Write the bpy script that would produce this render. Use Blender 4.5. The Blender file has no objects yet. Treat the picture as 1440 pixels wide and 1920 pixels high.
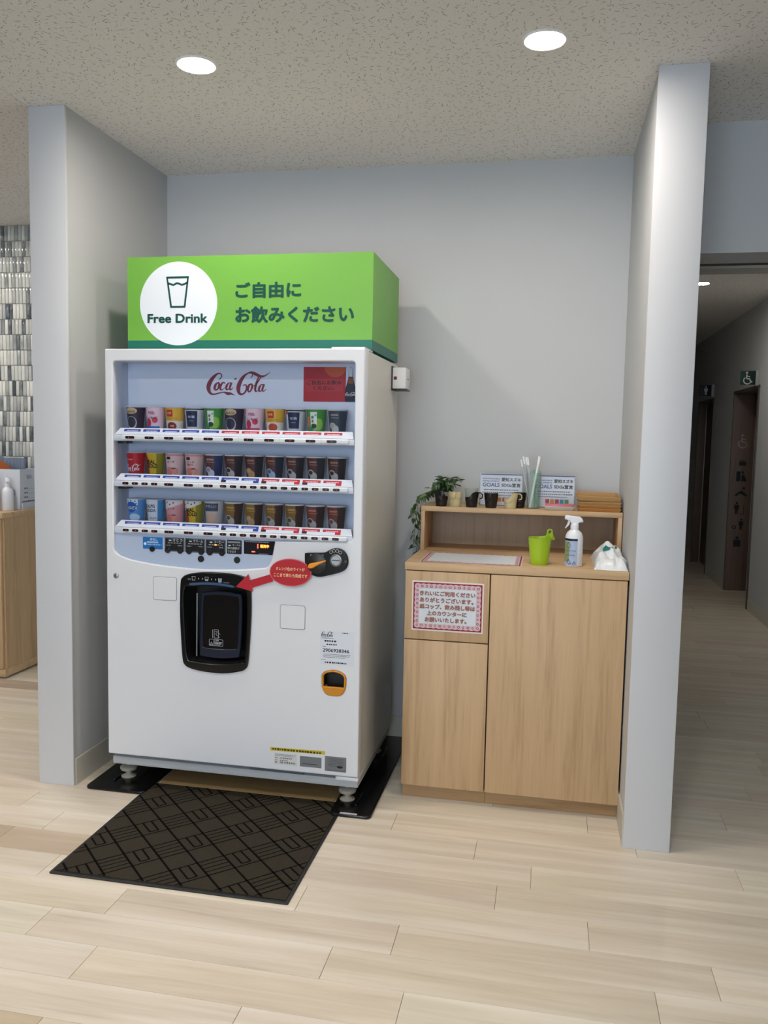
import bpy, bmesh, math, random
from mathutils import Vector, Matrix
random.seed(7)
S = bpy.context.scene
COL = S.collection
PI = math.pi

# ------------------------------------------------------------------ camera
YAW, PITCH, ROLL = 0.1949, -0.0886, 0.0199
cam = bpy.data.cameras.new('camera')
cam.sensor_fit = 'VERTICAL'; cam.sensor_height = 24.0
cam.lens = 1561.57 / 1920 * 24.0
cam.clip_start = 0.05
co = bpy.data.objects.new('camera', cam); COL.objects.link(co)
_f = Vector((-math.sin(YAW)*math.cos(PITCH), math.cos(YAW)*math.cos(PITCH), math.sin(PITCH)))
_r = Vector((math.cos(YAW), math.sin(YAW), 0)); _u = _r.cross(_f)
_c, _s = math.cos(ROLL), math.sin(ROLL)
_R, _U = _c*_r + _s*_u, -_s*_r + _c*_u
_m = Matrix((_R, _U, -_f)).transposed().to_4x4()
_m.translation = (1.9262, -3.992, 1.4923)
co.matrix_world = _m
S.camera = co

# ------------------------------------------------------------------ world, lamps, exposure
W_STRENGTH = 5.2
LAMP = 235.0          # emission of the downlight discs
HALL_LAMP = 170.0
w = bpy.data.worlds.new('sky'); S.world = w; w.use_nodes = True
bg = w.node_tree.nodes['Background']
bg.inputs[0].default_value = (0.72, 0.86, 1.0, 1); bg.inputs[1].default_value = W_STRENGTH
S.view_settings.view_transform = 'Standard'; S.view_settings.look = 'None'
S.view_settings.gamma = 1; S.view_settings.use_curve_mapping = False
S.view_settings.exposure = 0.38
S.cycles.transparent_max_bounces = 24
S.cycles.max_bounces = 8; S.cycles.glossy_bounces = 3; S.cycles.caustics_reflective = False; S.cycles.caustics_refractive = False; S.cycles.use_light_tree = False

# ------------------------------------------------------------------ materials
def lin(c):
    if isinstance(c, str):
        c = [int(c[i:i+2], 16)/255 for i in (0, 2, 4)]
    return tuple(x/12.92 if x <= .04045 else ((x+.055)/1.055)**2.4 for x in c) + (1,)
MATS = {}
class NT:
    def __init__(s, name):
        s.m = bpy.data.materials.new(name); s.m.use_nodes = True
        s.t = s.m.node_tree; s.b = s.t.nodes['Principled BSDF']
    def n(s, typ, **kw):
        n = s.t.nodes.new(typ)
        for k, v in kw.items():
            if k[0] == 'i' and k[1:].isdigit(): n.inputs[int(k[1:])].default_value = v
            else: setattr(n, k, v)
        return n
    def l(s, a, b): s.t.links.new(a, b)
    def math(s, op, a, b=None, c=None):
        n = s.n('ShaderNodeMath', operation=op)
        for i, x in enumerate((a, b, c)):
            if x is None: continue
            if isinstance(x, (int, float)): n.inputs[i].default_value = x
            else: s.l(x, n.inputs[i])
        return n.outputs[0]
    def ramp(s, fac, stops):
        r = s.n('ShaderNodeValToRGB'); e = r.color_ramp.elements
        while len(e) < len(stops): e.new(0.5)
        for el, (p, c) in zip(e, stops): el.position = p; el.color = lin(c)
        s.l(fac, r.inputs[0]); return r.outputs[0]
    def mix(s, fac, a, b, blend='MIX'):
        n = s.n('ShaderNodeMix', data_type='RGBA', blend_type=blend)
        if isinstance(fac, (int, float)): n.inputs[0].default_value = fac
        else: s.l(fac, n.inputs[0])
        for i, x in ((6, a), (7, b)):
            if isinstance(x, (tuple, str)): n.inputs[i].default_value = lin(x) if isinstance(x, str) else x
            else: s.l(x, n.inputs[i])
        return n.outputs[2]
    def bump(s, h, strength=.2, dist=.002):
        n = s.n('ShaderNodeBump'); n.inputs['Strength'].default_value = strength; n.inputs['Distance'].default_value = dist
        s.l(h, n.inputs['Height']); s.l(n.outputs[0], s.b.inputs['Normal'])
    def coords(s, scale=(1,1,1), kind='Object', rot=(0,0,0), rnd=0):
        tc = s.n('ShaderNodeTexCoord'); mp = s.n('ShaderNodeMapping'); out = tc.outputs[kind]
        if rnd:
            oi = s.n('ShaderNodeObjectInfo'); va = s.n('ShaderNodeVectorMath', operation='ADD')
            cx = s.n('ShaderNodeCombineXYZ'); k = s.math('MULTIPLY', oi.outputs['Random'], rnd)
            s.l(k, cx.inputs[0]); s.l(k, cx.inputs[1]); s.l(s.math('MULTIPLY', k, .7), cx.inputs[2])
            s.l(out, va.inputs[0]); s.l(cx.outputs[0], va.inputs[1]); out = va.outputs[0]
        mp.inputs['Scale'].default_value = scale; mp.inputs['Rotation'].default_value = rot
        s.l(out, mp.inputs[0]); return mp.outputs[0]
    def noise(s, vec, scale=5, detail=3, rough=.5, dist=0):
        n = s.n('ShaderNodeTexNoise'); n.inputs['Scale'].default_value = scale; n.inputs['Detail'].default_value = detail
        n.inputs['Roughness'].default_value = rough; n.inputs['Distortion'].default_value = dist
        s.l(vec, n.inputs['Vector']); return n.outputs['Fac']

def mat(name, c, rough=.5, metal=0, spec=.5, emit=0, coat=0, var=0.0, vscale=8):
    if name in MATS: return MATS[name]
    t = NT(name); b = t.b
    b.inputs['Base Color'].default_value = lin(c); b.inputs['Roughness'].default_value = rough
    b.inputs['Metallic'].default_value = metal; b.inputs['Specular IOR Level'].default_value = spec
    b.inputs['Coat Weight'].default_value = coat
    if 0 < emit < 10: t.m.cycles.emission_sampling = 'NONE'      # tiny indicator lamps
    if emit: b.inputs['Emission Color'].default_value = lin(c); b.inputs['Emission Strength'].default_value = emit
    if var:
        f = t.noise(t.coords(), vscale, 4)
        dk = tuple(x*(1-var) for x in lin(c)[:3]) + (1,)
        t.l(t.mix(f, dk, lin(c)), b.inputs['Base Color'])
    MATS[name] = t.m; return t.m

def flat_print(c):                                   # ink of one colour
    key = 'ink_' + (c if isinstance(c, str) else '%02x%02x%02x' % tuple(int(x*255) for x in c))
    return mat(key, c, .45, spec=.3)

def paint_wall(name, c, bump=.25):
    if name in MATS: return MATS[name]
    t = NT(name); v = t.coords()
    f = t.noise(v, 2.5, 3)
    base = lin(c); dk = tuple(x*.955 for x in base[:3]) + (1,)
    t.l(t.mix(f, dk, base), t.b.inputs['Base Color']); t.b.inputs['Roughness'].default_value = .75
    t.b.inputs['Specular IOR Level'].default_value = .3
    MATS[name] = t.m; return t.m

def wood(name, light, dark, axis='Z', scale=1.0, rough=.5, rnd=0):
    if name in MATS: return MATS[name]
    t = NT(name)
    st = {'X': (1.2, 24, 24), 'Y': (24, 1.2, 24), 'Z': (24, 24, 1.2)}[axis]
    st = tuple(x*scale for x in st)
    v = t.coords(st, rnd=rnd)
    a = t.noise(v, 1.0, 5, .6, .4); st2 = tuple(x*3.6 for x in st)
    b_ = t.noise(t.coords(st2, rnd=rnd), 1.3, 3, .6)
    f = t.math('ADD', t.math('MULTIPLY', a, .72), t.math('MULTIPLY', b_, .3))
    c = t.ramp(f, [(.30, dark), (.50, light), (.72, tuple(min(1, x*1.06) for x in lin_s(light)))])
    t.l(c, t.b.inputs['Base Color']); t.b.inputs['Roughness'].default_value = rough
    t.bump(b_, .08, .001); MATS[name] = t.m; return t.m
def lin_s(c):
    return tuple(int(c[i:i+2], 16)/255 for i in (0, 2, 4)) if isinstance(c, str) else c

def plank_mat():
    t = NT('pale_plank')
    oi = t.n('ShaderNodeObjectInfo')
    v = t.coords((1.1, 16, 16), rnd=37); a = t.noise(v, 1.2, 6, .58, .7)
    b_ = t.noise(t.coords((2.5, 95, 60), rnd=37), 1.2, 3, .6)
    big = t.noise(t.coords((.9, 5, 5), rnd=61), 1.3, 2)
    f = t.math('ADD', t.math('MULTIPLY', a, .75), t.math('MULTIPLY', b_, .25))
    c = t.ramp(f, [(.22, 'b9ae9d'), (.42, 'd9d1c1'), (.56, 'e4dccd'), (.74, 'f3eee3')])
    c = t.mix(t.math('MULTIPLY', big, .45), c, lin('dfd8cc'))
    stk = t.noise(t.coords((.7, 11, 11), rnd=83), 1.6, 2, .5, .3)
    c = t.mix(t.ramp(stk, [(.52, '000000'), (.66, 'b4b4b4')]), c, lin('f4f0e6'))
    tco = t.n('ShaderNodeTexCoord'); sp = t.n('ShaderNodeSeparateXYZ'); t.l(tco.outputs['Object'], sp.inputs[0])
    band = t.n('ShaderNodeMapRange'); band.interpolation_type = 'SMOOTHSTEP'
    t.l(t.math('MULTIPLY', sp.outputs[1], t.math('SIGN', t.math('SUBTRACT', oi.outputs['Random'], .35))), band.inputs[0])
    band.inputs[1].default_value = .035; band.inputs[2].default_value = .074
    c = t.mix(t.math('MULTIPLY', band.outputs[0], t.math('MULTIPLY', t.noise(t.coords((1.2, 2, 2), rnd=19), 2.0, 2), .65)), c, lin('f8f5ee'))
    tint = t.ramp(oi.outputs['Random'], [(0, 'f0ebe6'), (.35, 'fffdf8'), (.7, 'f8f2ee'), (1, 'fffefb')])
    c = t.mix(1.0, c, tint, 'MULTIPLY')
    c = t.mix(1.0, c, oi.outputs['Color'], 'MULTIPLY')
    t.l(c, t.b.inputs['Base Color'])
    rr = t.math('MULTIPLY_ADD', b_, .16, .27)
    t.l(rr, t.b.inputs['Roughness']); t.b.inputs['Specular IOR Level'].default_value = .4
    return t.m

def ceiling_mat():
    t = NT('fissured_ceiling_board'); tc = t.n('ShaderNodeTexCoord'); masks = []
    for sc, a_, b_, off, keep in ((27, .0110, .0017, 0, .35), (38, .0075, .0015, 3.7, .25), (70, .0024, .0012, 9.1, .45)):
        mp = t.n('ShaderNodeMapping'); mp.inputs['Location'].default_value = (off, off*.7, 0); t.l(tc.outputs['Object'], mp.inputs[0])
        wob = t.n('ShaderNodeTexNoise'); wob.inputs['Scale'].default_value = 55; t.l(mp.outputs[0], wob.inputs['Vector'])
        sub = t.n('ShaderNodeVectorMath', operation='MULTIPLY_ADD'); t.l(wob.outputs['Color'], sub.inputs[0])
        sub.inputs[1].default_value = (.006, .006, 0); t.l(mp.outputs[0], sub.inputs[2])
        vo = t.n('ShaderNodeTexVoronoi', voronoi_dimensions='2D'); vo.inputs['Scale'].default_value = sc
        vo.inputs['Randomness'].default_value = .95
        t.l(sub.outputs[0], vo.inputs['Vector'])
        d = t.n('ShaderNodeVectorMath', operation='SUBTRACT'); t.l(sub.outputs[0], d.inputs[0]); t.l(vo.outputs['Position'], d.inputs[1])
        xyz = t.n('ShaderNodeSeparateXYZ'); t.l(d.outputs[0], xyz.inputs[0])
        rgb = t.n('ShaderNodeSeparateColor'); t.l(vo.outputs['Color'], rgb.inputs[0])
        ang = t.math('MULTIPLY', rgb.outputs[0], 6.283)
        cs, sn = t.math('COSINE', ang), t.math('SINE', ang)
        u = t.math('ADD', t.math('MULTIPLY', xyz.outputs[0], cs), t.math('MULTIPLY', xyz.outputs[1], sn))
        v = t.math('SUBTRACT', t.math('MULTIPLY', xyz.outputs[1], cs), t.math('MULTIPLY', xyz.outputs[0], sn))
        k = t.math('MULTIPLY_ADD', rgb.outputs[1], .7, .5)
        e = t.math('ADD', t.math('POWER', t.math('DIVIDE', t.math('ABSOLUTE', u), t.math('MULTIPLY', k, a_)), 2), t.math('POWER', t.math('DIVIDE', t.math('ABSOLUTE', v), b_), 2))
        m = t.math('LESS_THAN', e, 1.0)
        masks.append(t.math('MULTIPLY', m, t.math('GREATER_THAN', rgb.outputs[2], keep)))
    f = t.math('MAXIMUM', t.math('MAXIMUM', masks[0], masks[1]), t.math('MULTIPLY', masks[2], .6))
    n2 = t.noise(tc.outputs['Object'], 900, 2)
    base = t.mix(n2, lin('e6e2dc'), lin('f4f1ec'))
    t.l(t.mix(t.math('MULTIPLY', f, .62), base, lin('857e73')), t.b.inputs['Base Color'])
    t.b.inputs['Roughness'].default_value = .95; t.b.inputs['Specular IOR Level'].default_value = .1
    return t.m

def tile_mat():
    t = NT('glazed_mosaic'); oi = t.n('ShaderNodeObjectInfo')
    f = t.noise(t.coords((10, 10, 9), rnd=90), 1.5, 3)
    k = t.math('ADD', oi.outputs['Random'], t.math('MULTIPLY_ADD', f, .55, -.27))
    c = t.ramp(k, [(.0, '4c5258'), (.12, '7d8388'), (.28, 'a6aaaa'), (.6, 'c6c8c4'), (1, 'dedfda')])
    t.l(c, t.b.inputs['Base Color']); t.b.inputs['Roughness'].default_value = .12; return t.m

def mosaic_far_mat():
    t = NT('mosaic_wall'); v = t.coords((1, 1, 1), rot=(PI/2, 0, 0))
    br = t.n('ShaderNodeTexBrick'); t.l(v, br.inputs['Vector'])
    br.inputs['Scale'].default_value = 1; br.inputs['Brick Width'].default_value = .0245; br.inputs['Row Height'].default_value = .0965
    br.inputs['Mortar Size'].default_value = .0022
    br.inputs['Color1'].default_value = lin('8b8f90'); br.inputs['Color2'].default_value = lin('c4c4be'); br.inputs['Mortar'].default_value = lin('70747a')
    t.l(br.outputs[0], t.b.inputs['Base Color']); t.b.inputs['Roughness'].default_value = .3; return t.m

def clear(name, tint='ffffff', refl=.06, rough=.02, alpha=0.0, body='ffffff'):
    """thin clear sheet: mostly see-through, reflects more at grazing angles"""
    if name in MATS: return MATS[name]
    m = bpy.data.materials.new(name); m.use_nodes = True; t = m.node_tree; t.nodes.clear()
    o = t.nodes.new('ShaderNodeOutputMaterial'); tr = t.nodes.new('ShaderNodeBsdfTransparent'); gl = t.nodes.new('ShaderNodeBsdfGlossy')
    lw = t.nodes.new('ShaderNodeLayerWeight'); pw = t.nodes.new('ShaderNodeMath'); pw.operation = 'POWER'; pw.inputs[1].default_value = 4.5
    t.links.new(lw.outputs['Facing'], pw.inputs[0])
    mx = t.nodes.new('ShaderNodeMixShader'); tr.inputs[0].default_value = lin(tint); gl.inputs['Roughness'].default_value = rough
    a = t.nodes.new('ShaderNodeMath'); a.operation = 'ADD'; a.inputs[1].default_value = refl
    t.links.new(pw.outputs[0], a.inputs[0]); t.links.new(a.outputs[0], mx.inputs[0])
    src = tr.outputs[0]
    if alpha:
        df = t.nodes.new('ShaderNodeBsdfDiffuse'); df.inputs[0].default_value = lin(body)
        m2 = t.nodes.new('ShaderNodeMixShader'); m2.inputs[0].default_value = alpha
        t.links.new(tr.outputs[0], m2.inputs[1]); t.links.new(df.outputs[0], m2.inputs[2]); src = m2.outputs[0]
    t.links.new(src, mx.inputs[1]); t.links.new(gl.outputs[0], mx.inputs[2]); t.links.new(mx.outputs[0], o.inputs[0])
    MATS[name] = m; return m

M_WALL = paint_wall('white_wallpaper', 'c6c8ca')
M_COLF = mat('white_melamine', 'd0d2d6', .42, var=.03, vscale=3)
M_CEIL = ceiling_mat(); M_PLANK = plank_mat(); M_TILE = tile_mat(); M_MOS = mosaic_far_mat()
M_BASE = mat('pale_vinyl_skirting', 'c9c6ba', .5, var=.05)
M_OAKV = wood('oak_vertical', 'c2a37d', 'a8865e', 'Z')
M_OAKH = wood('oak_horizontal', 'c6a780', 'a88559', 'X')
M_OAKK = wood('oak_plinth', 'ad8b64', '8f6d49', 'X')
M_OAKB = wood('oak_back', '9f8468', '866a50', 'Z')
M_ENAMEL = mat('white_enamel', 'dfe1e6', .30, spec=.5, var=.02, vscale=3)
M_BODY = mat('cream_enamel', 'd6d4cb', .35, var=.03, vscale=3)
M_BLK = mat('black_gloss', '0b0c0e', .16)
M_BLKM = mat('black_plastic', '141414', .38)
M_STEEL = mat('grey_steel', '9a9da0', .35, .8)
M_GREY = mat('grey_label', '74777a', .5)
M_LINER = mat('pale_liner', 'ccd3e0', .35)
M_PANELB = mat('display_backboard', 'e6ecf6', .4, emit=0)
M_WHITEP = mat('white_plastic', 'e6e8ea', .35)
M_GLASS = clear('acrylic_pane', 'eef2fa', .06)
M_CLEARP = clear('clear_plastic', 'f6faf8', .03, .03, .05)

# ------------------------------------------------------------------ object helpers
ROOT = {}
def finish(o, label=None, cat=None, group=None, kind=None):
    if label: o['label'] = label
    if cat: o['category'] = cat
    if group: o['group'] = group
    if kind: o['kind'] = kind
    return o
def thing(name, label=None, cat=None, loc=(0,0,0), group=None, kind=None, rotz=0):
    o = bpy.data.objects.new(name, None); COL.objects.link(o); o.location = loc; o.rotation_euler = (0,0,rotz)
    o.empty_display_size = .05
    ROOT[o.name] = Vector(loc)
    return finish(o, label, cat, group, kind)
def link(name, me, m=None, parent=None, local=False, smooth=None):
    """parent given and local False: mesh is in world coordinates"""
    if m is not None and not me.materials: me.materials.append(m)
    if smooth is not None:
        me.shade_smooth(); me.set_sharp_from_angle(angle=math.radians(smooth))
    o = bpy.data.objects.new(name, me); COL.objects.link(o)
    if parent is not None:
        o.parent = parent
        base = ROOT.get(parent.name, Vector((0,0,0)))
        ROOT[o.name] = base
        if not local and base.length > 0:
            me.transform(Matrix.Translation(-base))
    else: ROOT[o.name] = Vector((0,0,0))
    return o
def mesh(verts, faces):
    me = bpy.data.meshes.new('m'); me.from_pydata(verts, [], faces); me.update(); return me
class MB:
    def __init__(s): s.v = []; s.f = []
    def add(s, vs, fs):
        k = len(s.v); s.v += [tuple(v) for v in vs]; s.f += [tuple(i+k for i in f) for f in fs]; return s
    def box(s, x0, x1, y0, y1, z0, z1):
        vs = [(x,y,z) for z in (z0,z1) for y in (y0,y1) for x in (x0,x1)]
        return s.add(vs, [(0,2,3,1),(4,5,7,6),(0,1,5,4),(2,6,7,3),(0,4,6,2),(1,3,7,5)])
    def lathe(s, prof, c=(0,0,0), n=32, sx=1, sy=1):
        vs, fs = [], []
        for r, z in prof:
            for i in range(n):
                a = 2*PI*i/n; vs.append((c[0]+r*sx*math.cos(a), c[1]+r*sy*math.sin(a), c[2]+z))
        for j in range(len(prof)-1):
            for i in range(n):
                k = (i+1) % n; fs.append((j*n+i, j*n+k, (j+1)*n+k, (j+1)*n+i))
        if prof[0][0] > 1e-6: fs.append(tuple(range(n))[::-1])
        if prof[-1][0] > 1e-6: fs.append(tuple((len(prof)-1)*n+i for i in range(n)))
        return s.add(vs, fs)
    def shell(s, prof, c=(0,0,0), n=32):            # closed profile ring (cup with thickness): no caps
        vs, fs = [], []; L = len(prof)
        for r, z in prof:
            for i in range(n):
                a = 2*PI*i/n; vs.append((c[0]+r*math.cos(a), c[1]+r*math.sin(a), c[2]+z))
        for j in range(L-1):
            for i in range(n):
                k = (i+1) % n; fs.append((j*n+i, j*n+k, (j+1)*n+k, (j+1)*n+i))
        return s.add(vs, fs)
    def tube(s, pts, r, n=10, close=False):
        pts = [Vector(p) for p in pts]; rs = r if isinstance(r, (list, tuple)) else [r]*len(pts)
        vs, fs = [], []; up = None
        for i, p in enumerate(pts):
            if close: d = pts[(i+1) % len(pts)] - pts[i-1]
            else: d = pts[min(i+1, len(pts)-1)] - pts[max(i-1, 0)]
            d.normalize()
            if up is None: up = Vector((0,0,1)) if abs(d.z) < .9 else Vector((1,0,0))
            a = d.cross(up); a.normalize(); b = a.cross(d); up = b
            for k in range(n):
                t = 2*PI*k/n; vs.append(p + rs[i]*(math.cos(t)*a + math.sin(t)*b))
        L = len(pts)
        for j in range(L if close else L-1):
            for k in range(n):
                q = (k+1) % n; fs.append((j*n+k, j*n+q, ((j+1) % L)*n+q, ((j+1) % L)*n+k))
        if not close: fs.append(tuple(range(n))[::-1]); fs.append(tuple((L-1)*n+k for k in range(n)))
        return s.add(vs, fs)
    def mesh(s): return mesh(s.v, s.f)
    def to(s, name, m, parent=None, local=False, smooth=None): return link(name, s.mesh(), m, parent, local, smooth)
def bevel_mesh(me, w, seg=2, ang=30):
    bm = bmesh.new(); bm.from_mesh(me); bmesh.ops.recalc_face_normals(bm, faces=bm.faces)
    es = [e for e in bm.edges if len(e.link_faces) == 2 and e.calc_face_angle() > math.radians(ang)]
    bmesh.ops.bevel(bm, geom=es, offset=w, segments=seg, affect='EDGES', profile=.5, clamp_overlap=True)
    bm.to_mesh(me); bm.free(); return me
def rbox(name, x0, x1, y0, y1, z0, z1, m, parent=None, w=.002, seg=2, local=False):
    me = MB().box(x0, x1, y0, y1, z0, z1).mesh()
    if w: bevel_mesh(me, w, seg)
    return link(name, me, m, parent, local, 35 if w else None)

ORI = {'F': Matrix(((1,0,0),(0,0,-1),(0,1,0))).to_4x4(),            # faces -Y, points given as (x, z)
       'T': Matrix.Identity(4),                                     # faces +Z, (x, y)
       'R': Matrix(((0,0,1),(1,0,0),(0,1,0))).to_4x4(),             # faces +X, (y, z)
       'L': Matrix(((0,0,-1),(-1,0,0),(0,1,0))).to_4x4()}           # faces -X, (-y, z)
def at_plane(ori, d):
    t = {'F': (0, d, 0), 'T': (0, 0, d), 'R': (d, 0, 0), 'L': (d, 0, 0)}[ori]
    return Matrix.Translation(t) @ ORI[ori]
def curve_mesh(loops, depth=0, bevel=0, seg=1):
    c = bpy.data.curves.new('c', 'CURVE'); c.dimensions = '2D'; c.fill_mode = 'BOTH'; c.extrude = max(0, depth/2-bevel)
    c.bevel_depth = bevel; c.bevel_resolution = seg; c.offset = -bevel
    for L in loops:
        sp = c.splines.new('POLY'); sp.points.add(len(L)-1); sp.use_cyclic_u = True
        for p, q in zip(sp.points, L): p.co = (q[0], q[1], 0, 1)
    o = bpy.data.objects.new('c', c); me = bpy.data.meshes.new_from_object(o)
    bpy.data.objects.remove(o); bpy.data.curves.remove(c); return me
def flat(name, loops, d, m, parent=None, depth=0, bevel=0, ori='F', local=False, smooth=None, seg=1):
    """filled outline(s); its FRONT face lies on plane d"""
    me = curve_mesh(loops, depth, bevel, seg); me.materials.clear()
    back = {'F': depth/2, 'T': -depth/2, 'R': -depth/2, 'L': depth/2}[ori]
    me.transform(at_plane(ori, d+back)); 
    return link(name, me, m, parent, local, smooth)
def rect(x0, z0, x1, z1): return [(x0,z0),(x1,z0),(x1,z1),(x0,z1)]
def ell(cx, cz, rx, rz=None, n=36, a0=0, a1=2*PI):
    rz = rx if rz is None else rz
    k = n if abs(a1-a0-2*PI) < 1e-6 else n-1
    return [(cx+rx*math.cos(a0+(a1-a0)*i/k), cz+rz*math.sin(a0+(a1-a0)*i/k)) for i in range(n)]
def rrect(x0, z0, x1, z1, r, n=5):
    out = []
    for cx, cz, a in ((x1-r, z0+r, -PI/2), (x1-r, z1-r, 0), (x0+r, z1-r, PI/2), (x0+r, z0+r, PI)):
        out += [(cx+r*math.cos(a+PI/2*i/n), cz+r*math.sin(a+PI/2*i/n)) for i in range(n+1)]
    return out
def smooth_loop(pts, n=6):
    out = []; L = len(pts)
    for i in range(L):
        p0, p1, p2, p3 = (pts[(i+k-1) % L] for k in range(4))
        for j in range(n):
            t = j/n
            out.append(tuple(.5*((2*p1[k])+(-p0[k]+p2[k])*t+(2*p0[k]-5*p1[k]+4*p2[k]-p3[k])*t*t+(-p0[k]+3*p1[k]-3*p2[k]+p3[k])*t**3) for k in (0, 1)))
    return out
def round_poly(pts, r, n=5):
    out = []; L = len(pts)
    for i in range(L):
        p = Vector(pts[i][:2]); a = Vector(pts[i-1][:2])-p; b = Vector(pts[(i+1) % L][:2])-p
        rr = pts[i][2] if len(pts[i]) > 2 else r
        if rr <= 0: out.append(tuple(p)); continue
        k = min(rr, a.length*.48, b.length*.48); A = p+a.normalized()*k; B = p+b.normalized()*k
        for j in range(n+1):
            t = j/n; q = A*(1-t)**2+p*2*t*(1-t)+B*t*t; out.append((q.x, q.y))
    return out
def text_mesh(s, x0, z0, x1, z1, bold=0.0, shear=0, keep=False):
    c = bpy.data.curves.new('t', 'FONT'); c.body = s; c.size = 1; c.resolution_u = 3; c.shear = shear
    o = bpy.data.objects.new('t', c); me = bpy.data.meshes.new_from_object(o)
    bpy.data.objects.remove(o); bpy.data.curves.remove(c)
    xs = [v.co.x for v in me.vertices]; ys = [v.co.y for v in me.vertices]
    if bold > 0:
        vs = [v.co.copy() for v in me.vertices]; fs = [tuple(p.vertices) for p in me.polygons]; V, F = [], []
        for q in range(8 if len(vs) < 4000 else 4):
            a = q*PI/4 if len(vs) < 4000 else q*PI/2; k = len(V)
            V += [(v.x+bold*math.cos(a), v.y+bold*math.sin(a), q*.00004) for v in vs]; F += [tuple(i+k for i in f) for f in fs]
        me = mesh(V, F)
        xs = [v[0] for v in V]; ys = [v[1] for v in V]
    ax, bx, ay, by = min(xs), max(xs), min(ys), max(ys)
    sx, sz = (x1-x0)/(bx-ax), (z1-z0)/(by-ay)
    if keep: sx = sz = min(sx, sz)
    me.transform(Matrix.Translation((x0, z0, 0)) @ Matrix.Diagonal((sx, sz, 1, 1)) @ Matrix.Translation((-ax, -ay, 0)))
    me.materials.clear(); return me
def text(s, x0, z0, x1, z1, d, m, parent, ori='F', bold=0.0, name='lettering', local=False, shear=0):
    me = text_mesh(s, x0, z0, x1, z1, bold, shear); me.transform(at_plane(ori, d)); return link(name, me, m, parent, local)
def lines_mesh(rows, ori, d):                         # unreadable small print: rows of short dashes (x0, x1, z, h)
    rnd = random.Random(3); mb = MB()
    for x0, x1, z, h in rows:
        x = x0
        while x < x1:
            wd = h*rnd.uniform(.6, 1.5); mb.add([(x, z, 0), (min(x+wd, x1), z, 0), (min(x+wd, x1), z+h, 0), (x, z+h, 0)], [(0,1,2,3)])
            x += wd + h*rnd.uniform(.25, .6)
    me = mb.mesh(); me.transform(at_plane(ori, d)); return me
def ribbon(mb, pts, close=False):
    """stroke of varying width: (x, z, w)"""
    P = []                                             # smooth it
    L = len(pts)
    for i in range(L-1):
        p0, p1, p2, p3 = pts[max(i-1, 0)], pts[i], pts[i+1], pts[min(i+2, L-1)]
        for j in range(5):
            t = j/5
            P.append([.5*((2*p1[k])+(-p0[k]+p2[k])*t+(2*p0[k]-5*p1[k]+4*p2[k]-p3[k])*t*t+(-p0[k]+3*p1[k]-3*p2[k]+p3[k])*t**3) for k in range(3)])
    P.append(list(pts[-1])); vs, fs = [], []
    for i, (x, z, wd) in enumerate(P):
        a, b = P[max(i-1, 0)], P[min(i+1, len(P)-1)]; dx, dz = b[0]-a[0], b[1]-a[1]; l = math.hypot(dx, dz) or 1
        nx, nz = -dz/l*wd/2, dx/l*wd/2; vs += [(x+nx, z+nz, 0), (x-nx, z-nz, 0)]
        if i: fs.append((2*i-2, 2*i-1, 2*i+1, 2*i))
    mb.add(vs, fs)
def script_logo(x0, z0, x1, z1):
    """flowing two-word script with swashes, drawn with strokes in a 1000 x 380 box"""
    mb = MB()
    S_ = [
     [(205,118,10),(235,98,16),(250,62,18),(228,34,18),(180,40,26),(112,100,52),(60,180,66),(48,250,60),(75,312,36),(130,330,22),(210,312,18),(285,300,18),(345,318,46),(392,318,30),(452,342,4)],
     [(196,160,16),(160,190,34),(142,240,38),(158,268,20),(192,250,22),(212,200,32),(205,165,24),(196,158,14)],
     [(300,178,20),(292,160,14),(262,168,26),(232,215,36),(235,262,24),(262,262,12),(300,232,8)],
     [(392,172,14),(362,166,16),(328,205,34),(322,250,30),(344,262,16),(378,228,12)],
     [(402,160,30),(380,215,32),(376,252,26),(392,262,16),(425,232,8)],
     [(446,112,22),(478,104,22)],
     [(690,92,12),(720,60,14),(700,26,14),(640,32,22),(572,90,46),(520,180,62),(505,262,58),(528,318,38),(575,322,24),(618,280,26),(632,225,26),(612,190,18),(572,205,12)],
     [(700,178,16),(668,198,32),(650,248,36),(664,290,20),(696,270,22),(716,215,30),(708,182,22),(698,176,14)],
     [(716,206,10),(770,190,12),(830,110,16),(846,66,16),(826,62,16),(788,140,30),(762,232,34),(768,280,24),(792,276,12),(820,246,8)],
     [(884,192,14),(856,186,16),(824,226,32),(818,268,30),(838,282,16),(868,250,12)],
     [(896,180,28),(874,236,30),(870,270,24),(888,280,14),(925,250,8)],
     [(640,32,14),(700,14,30),(770,40,44),(840,70,36),(910,60,20),(990,4,4)],
    ]
    for q, st in enumerate(S_):
        k0 = len(mb.v)
        ribbon(mb, [(x0+(x/1000)*(x1-x0), z1-(y/350)*(z1-z0), wd/1000*(x1-x0)) for x, y, wd in st])
        mb.v[k0:] = [(v[0], v[1], q*.00004) for v in mb.v[k0:]]
    return mb.mesh()
def logo(x0, z0, x1, z1, d, m, parent, ori='F'):
    me = script_logo(x0, z0, x1, z1); me.transform(at_plane(ori, d)); return link('script_logo', me, m, parent)

# ================================================================== the room
H = 2.774; WR = 2.2458
YL, YR = -.9043, -.9133
TL, TR = .155, .160
HX = 3.74               # hallway wall
ZH = 2.72               # hallway ceiling

def struct(name, mb, m, **k):
    o = mb.to(name, m, **k); o['kind'] = 'structure'; return o

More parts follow.
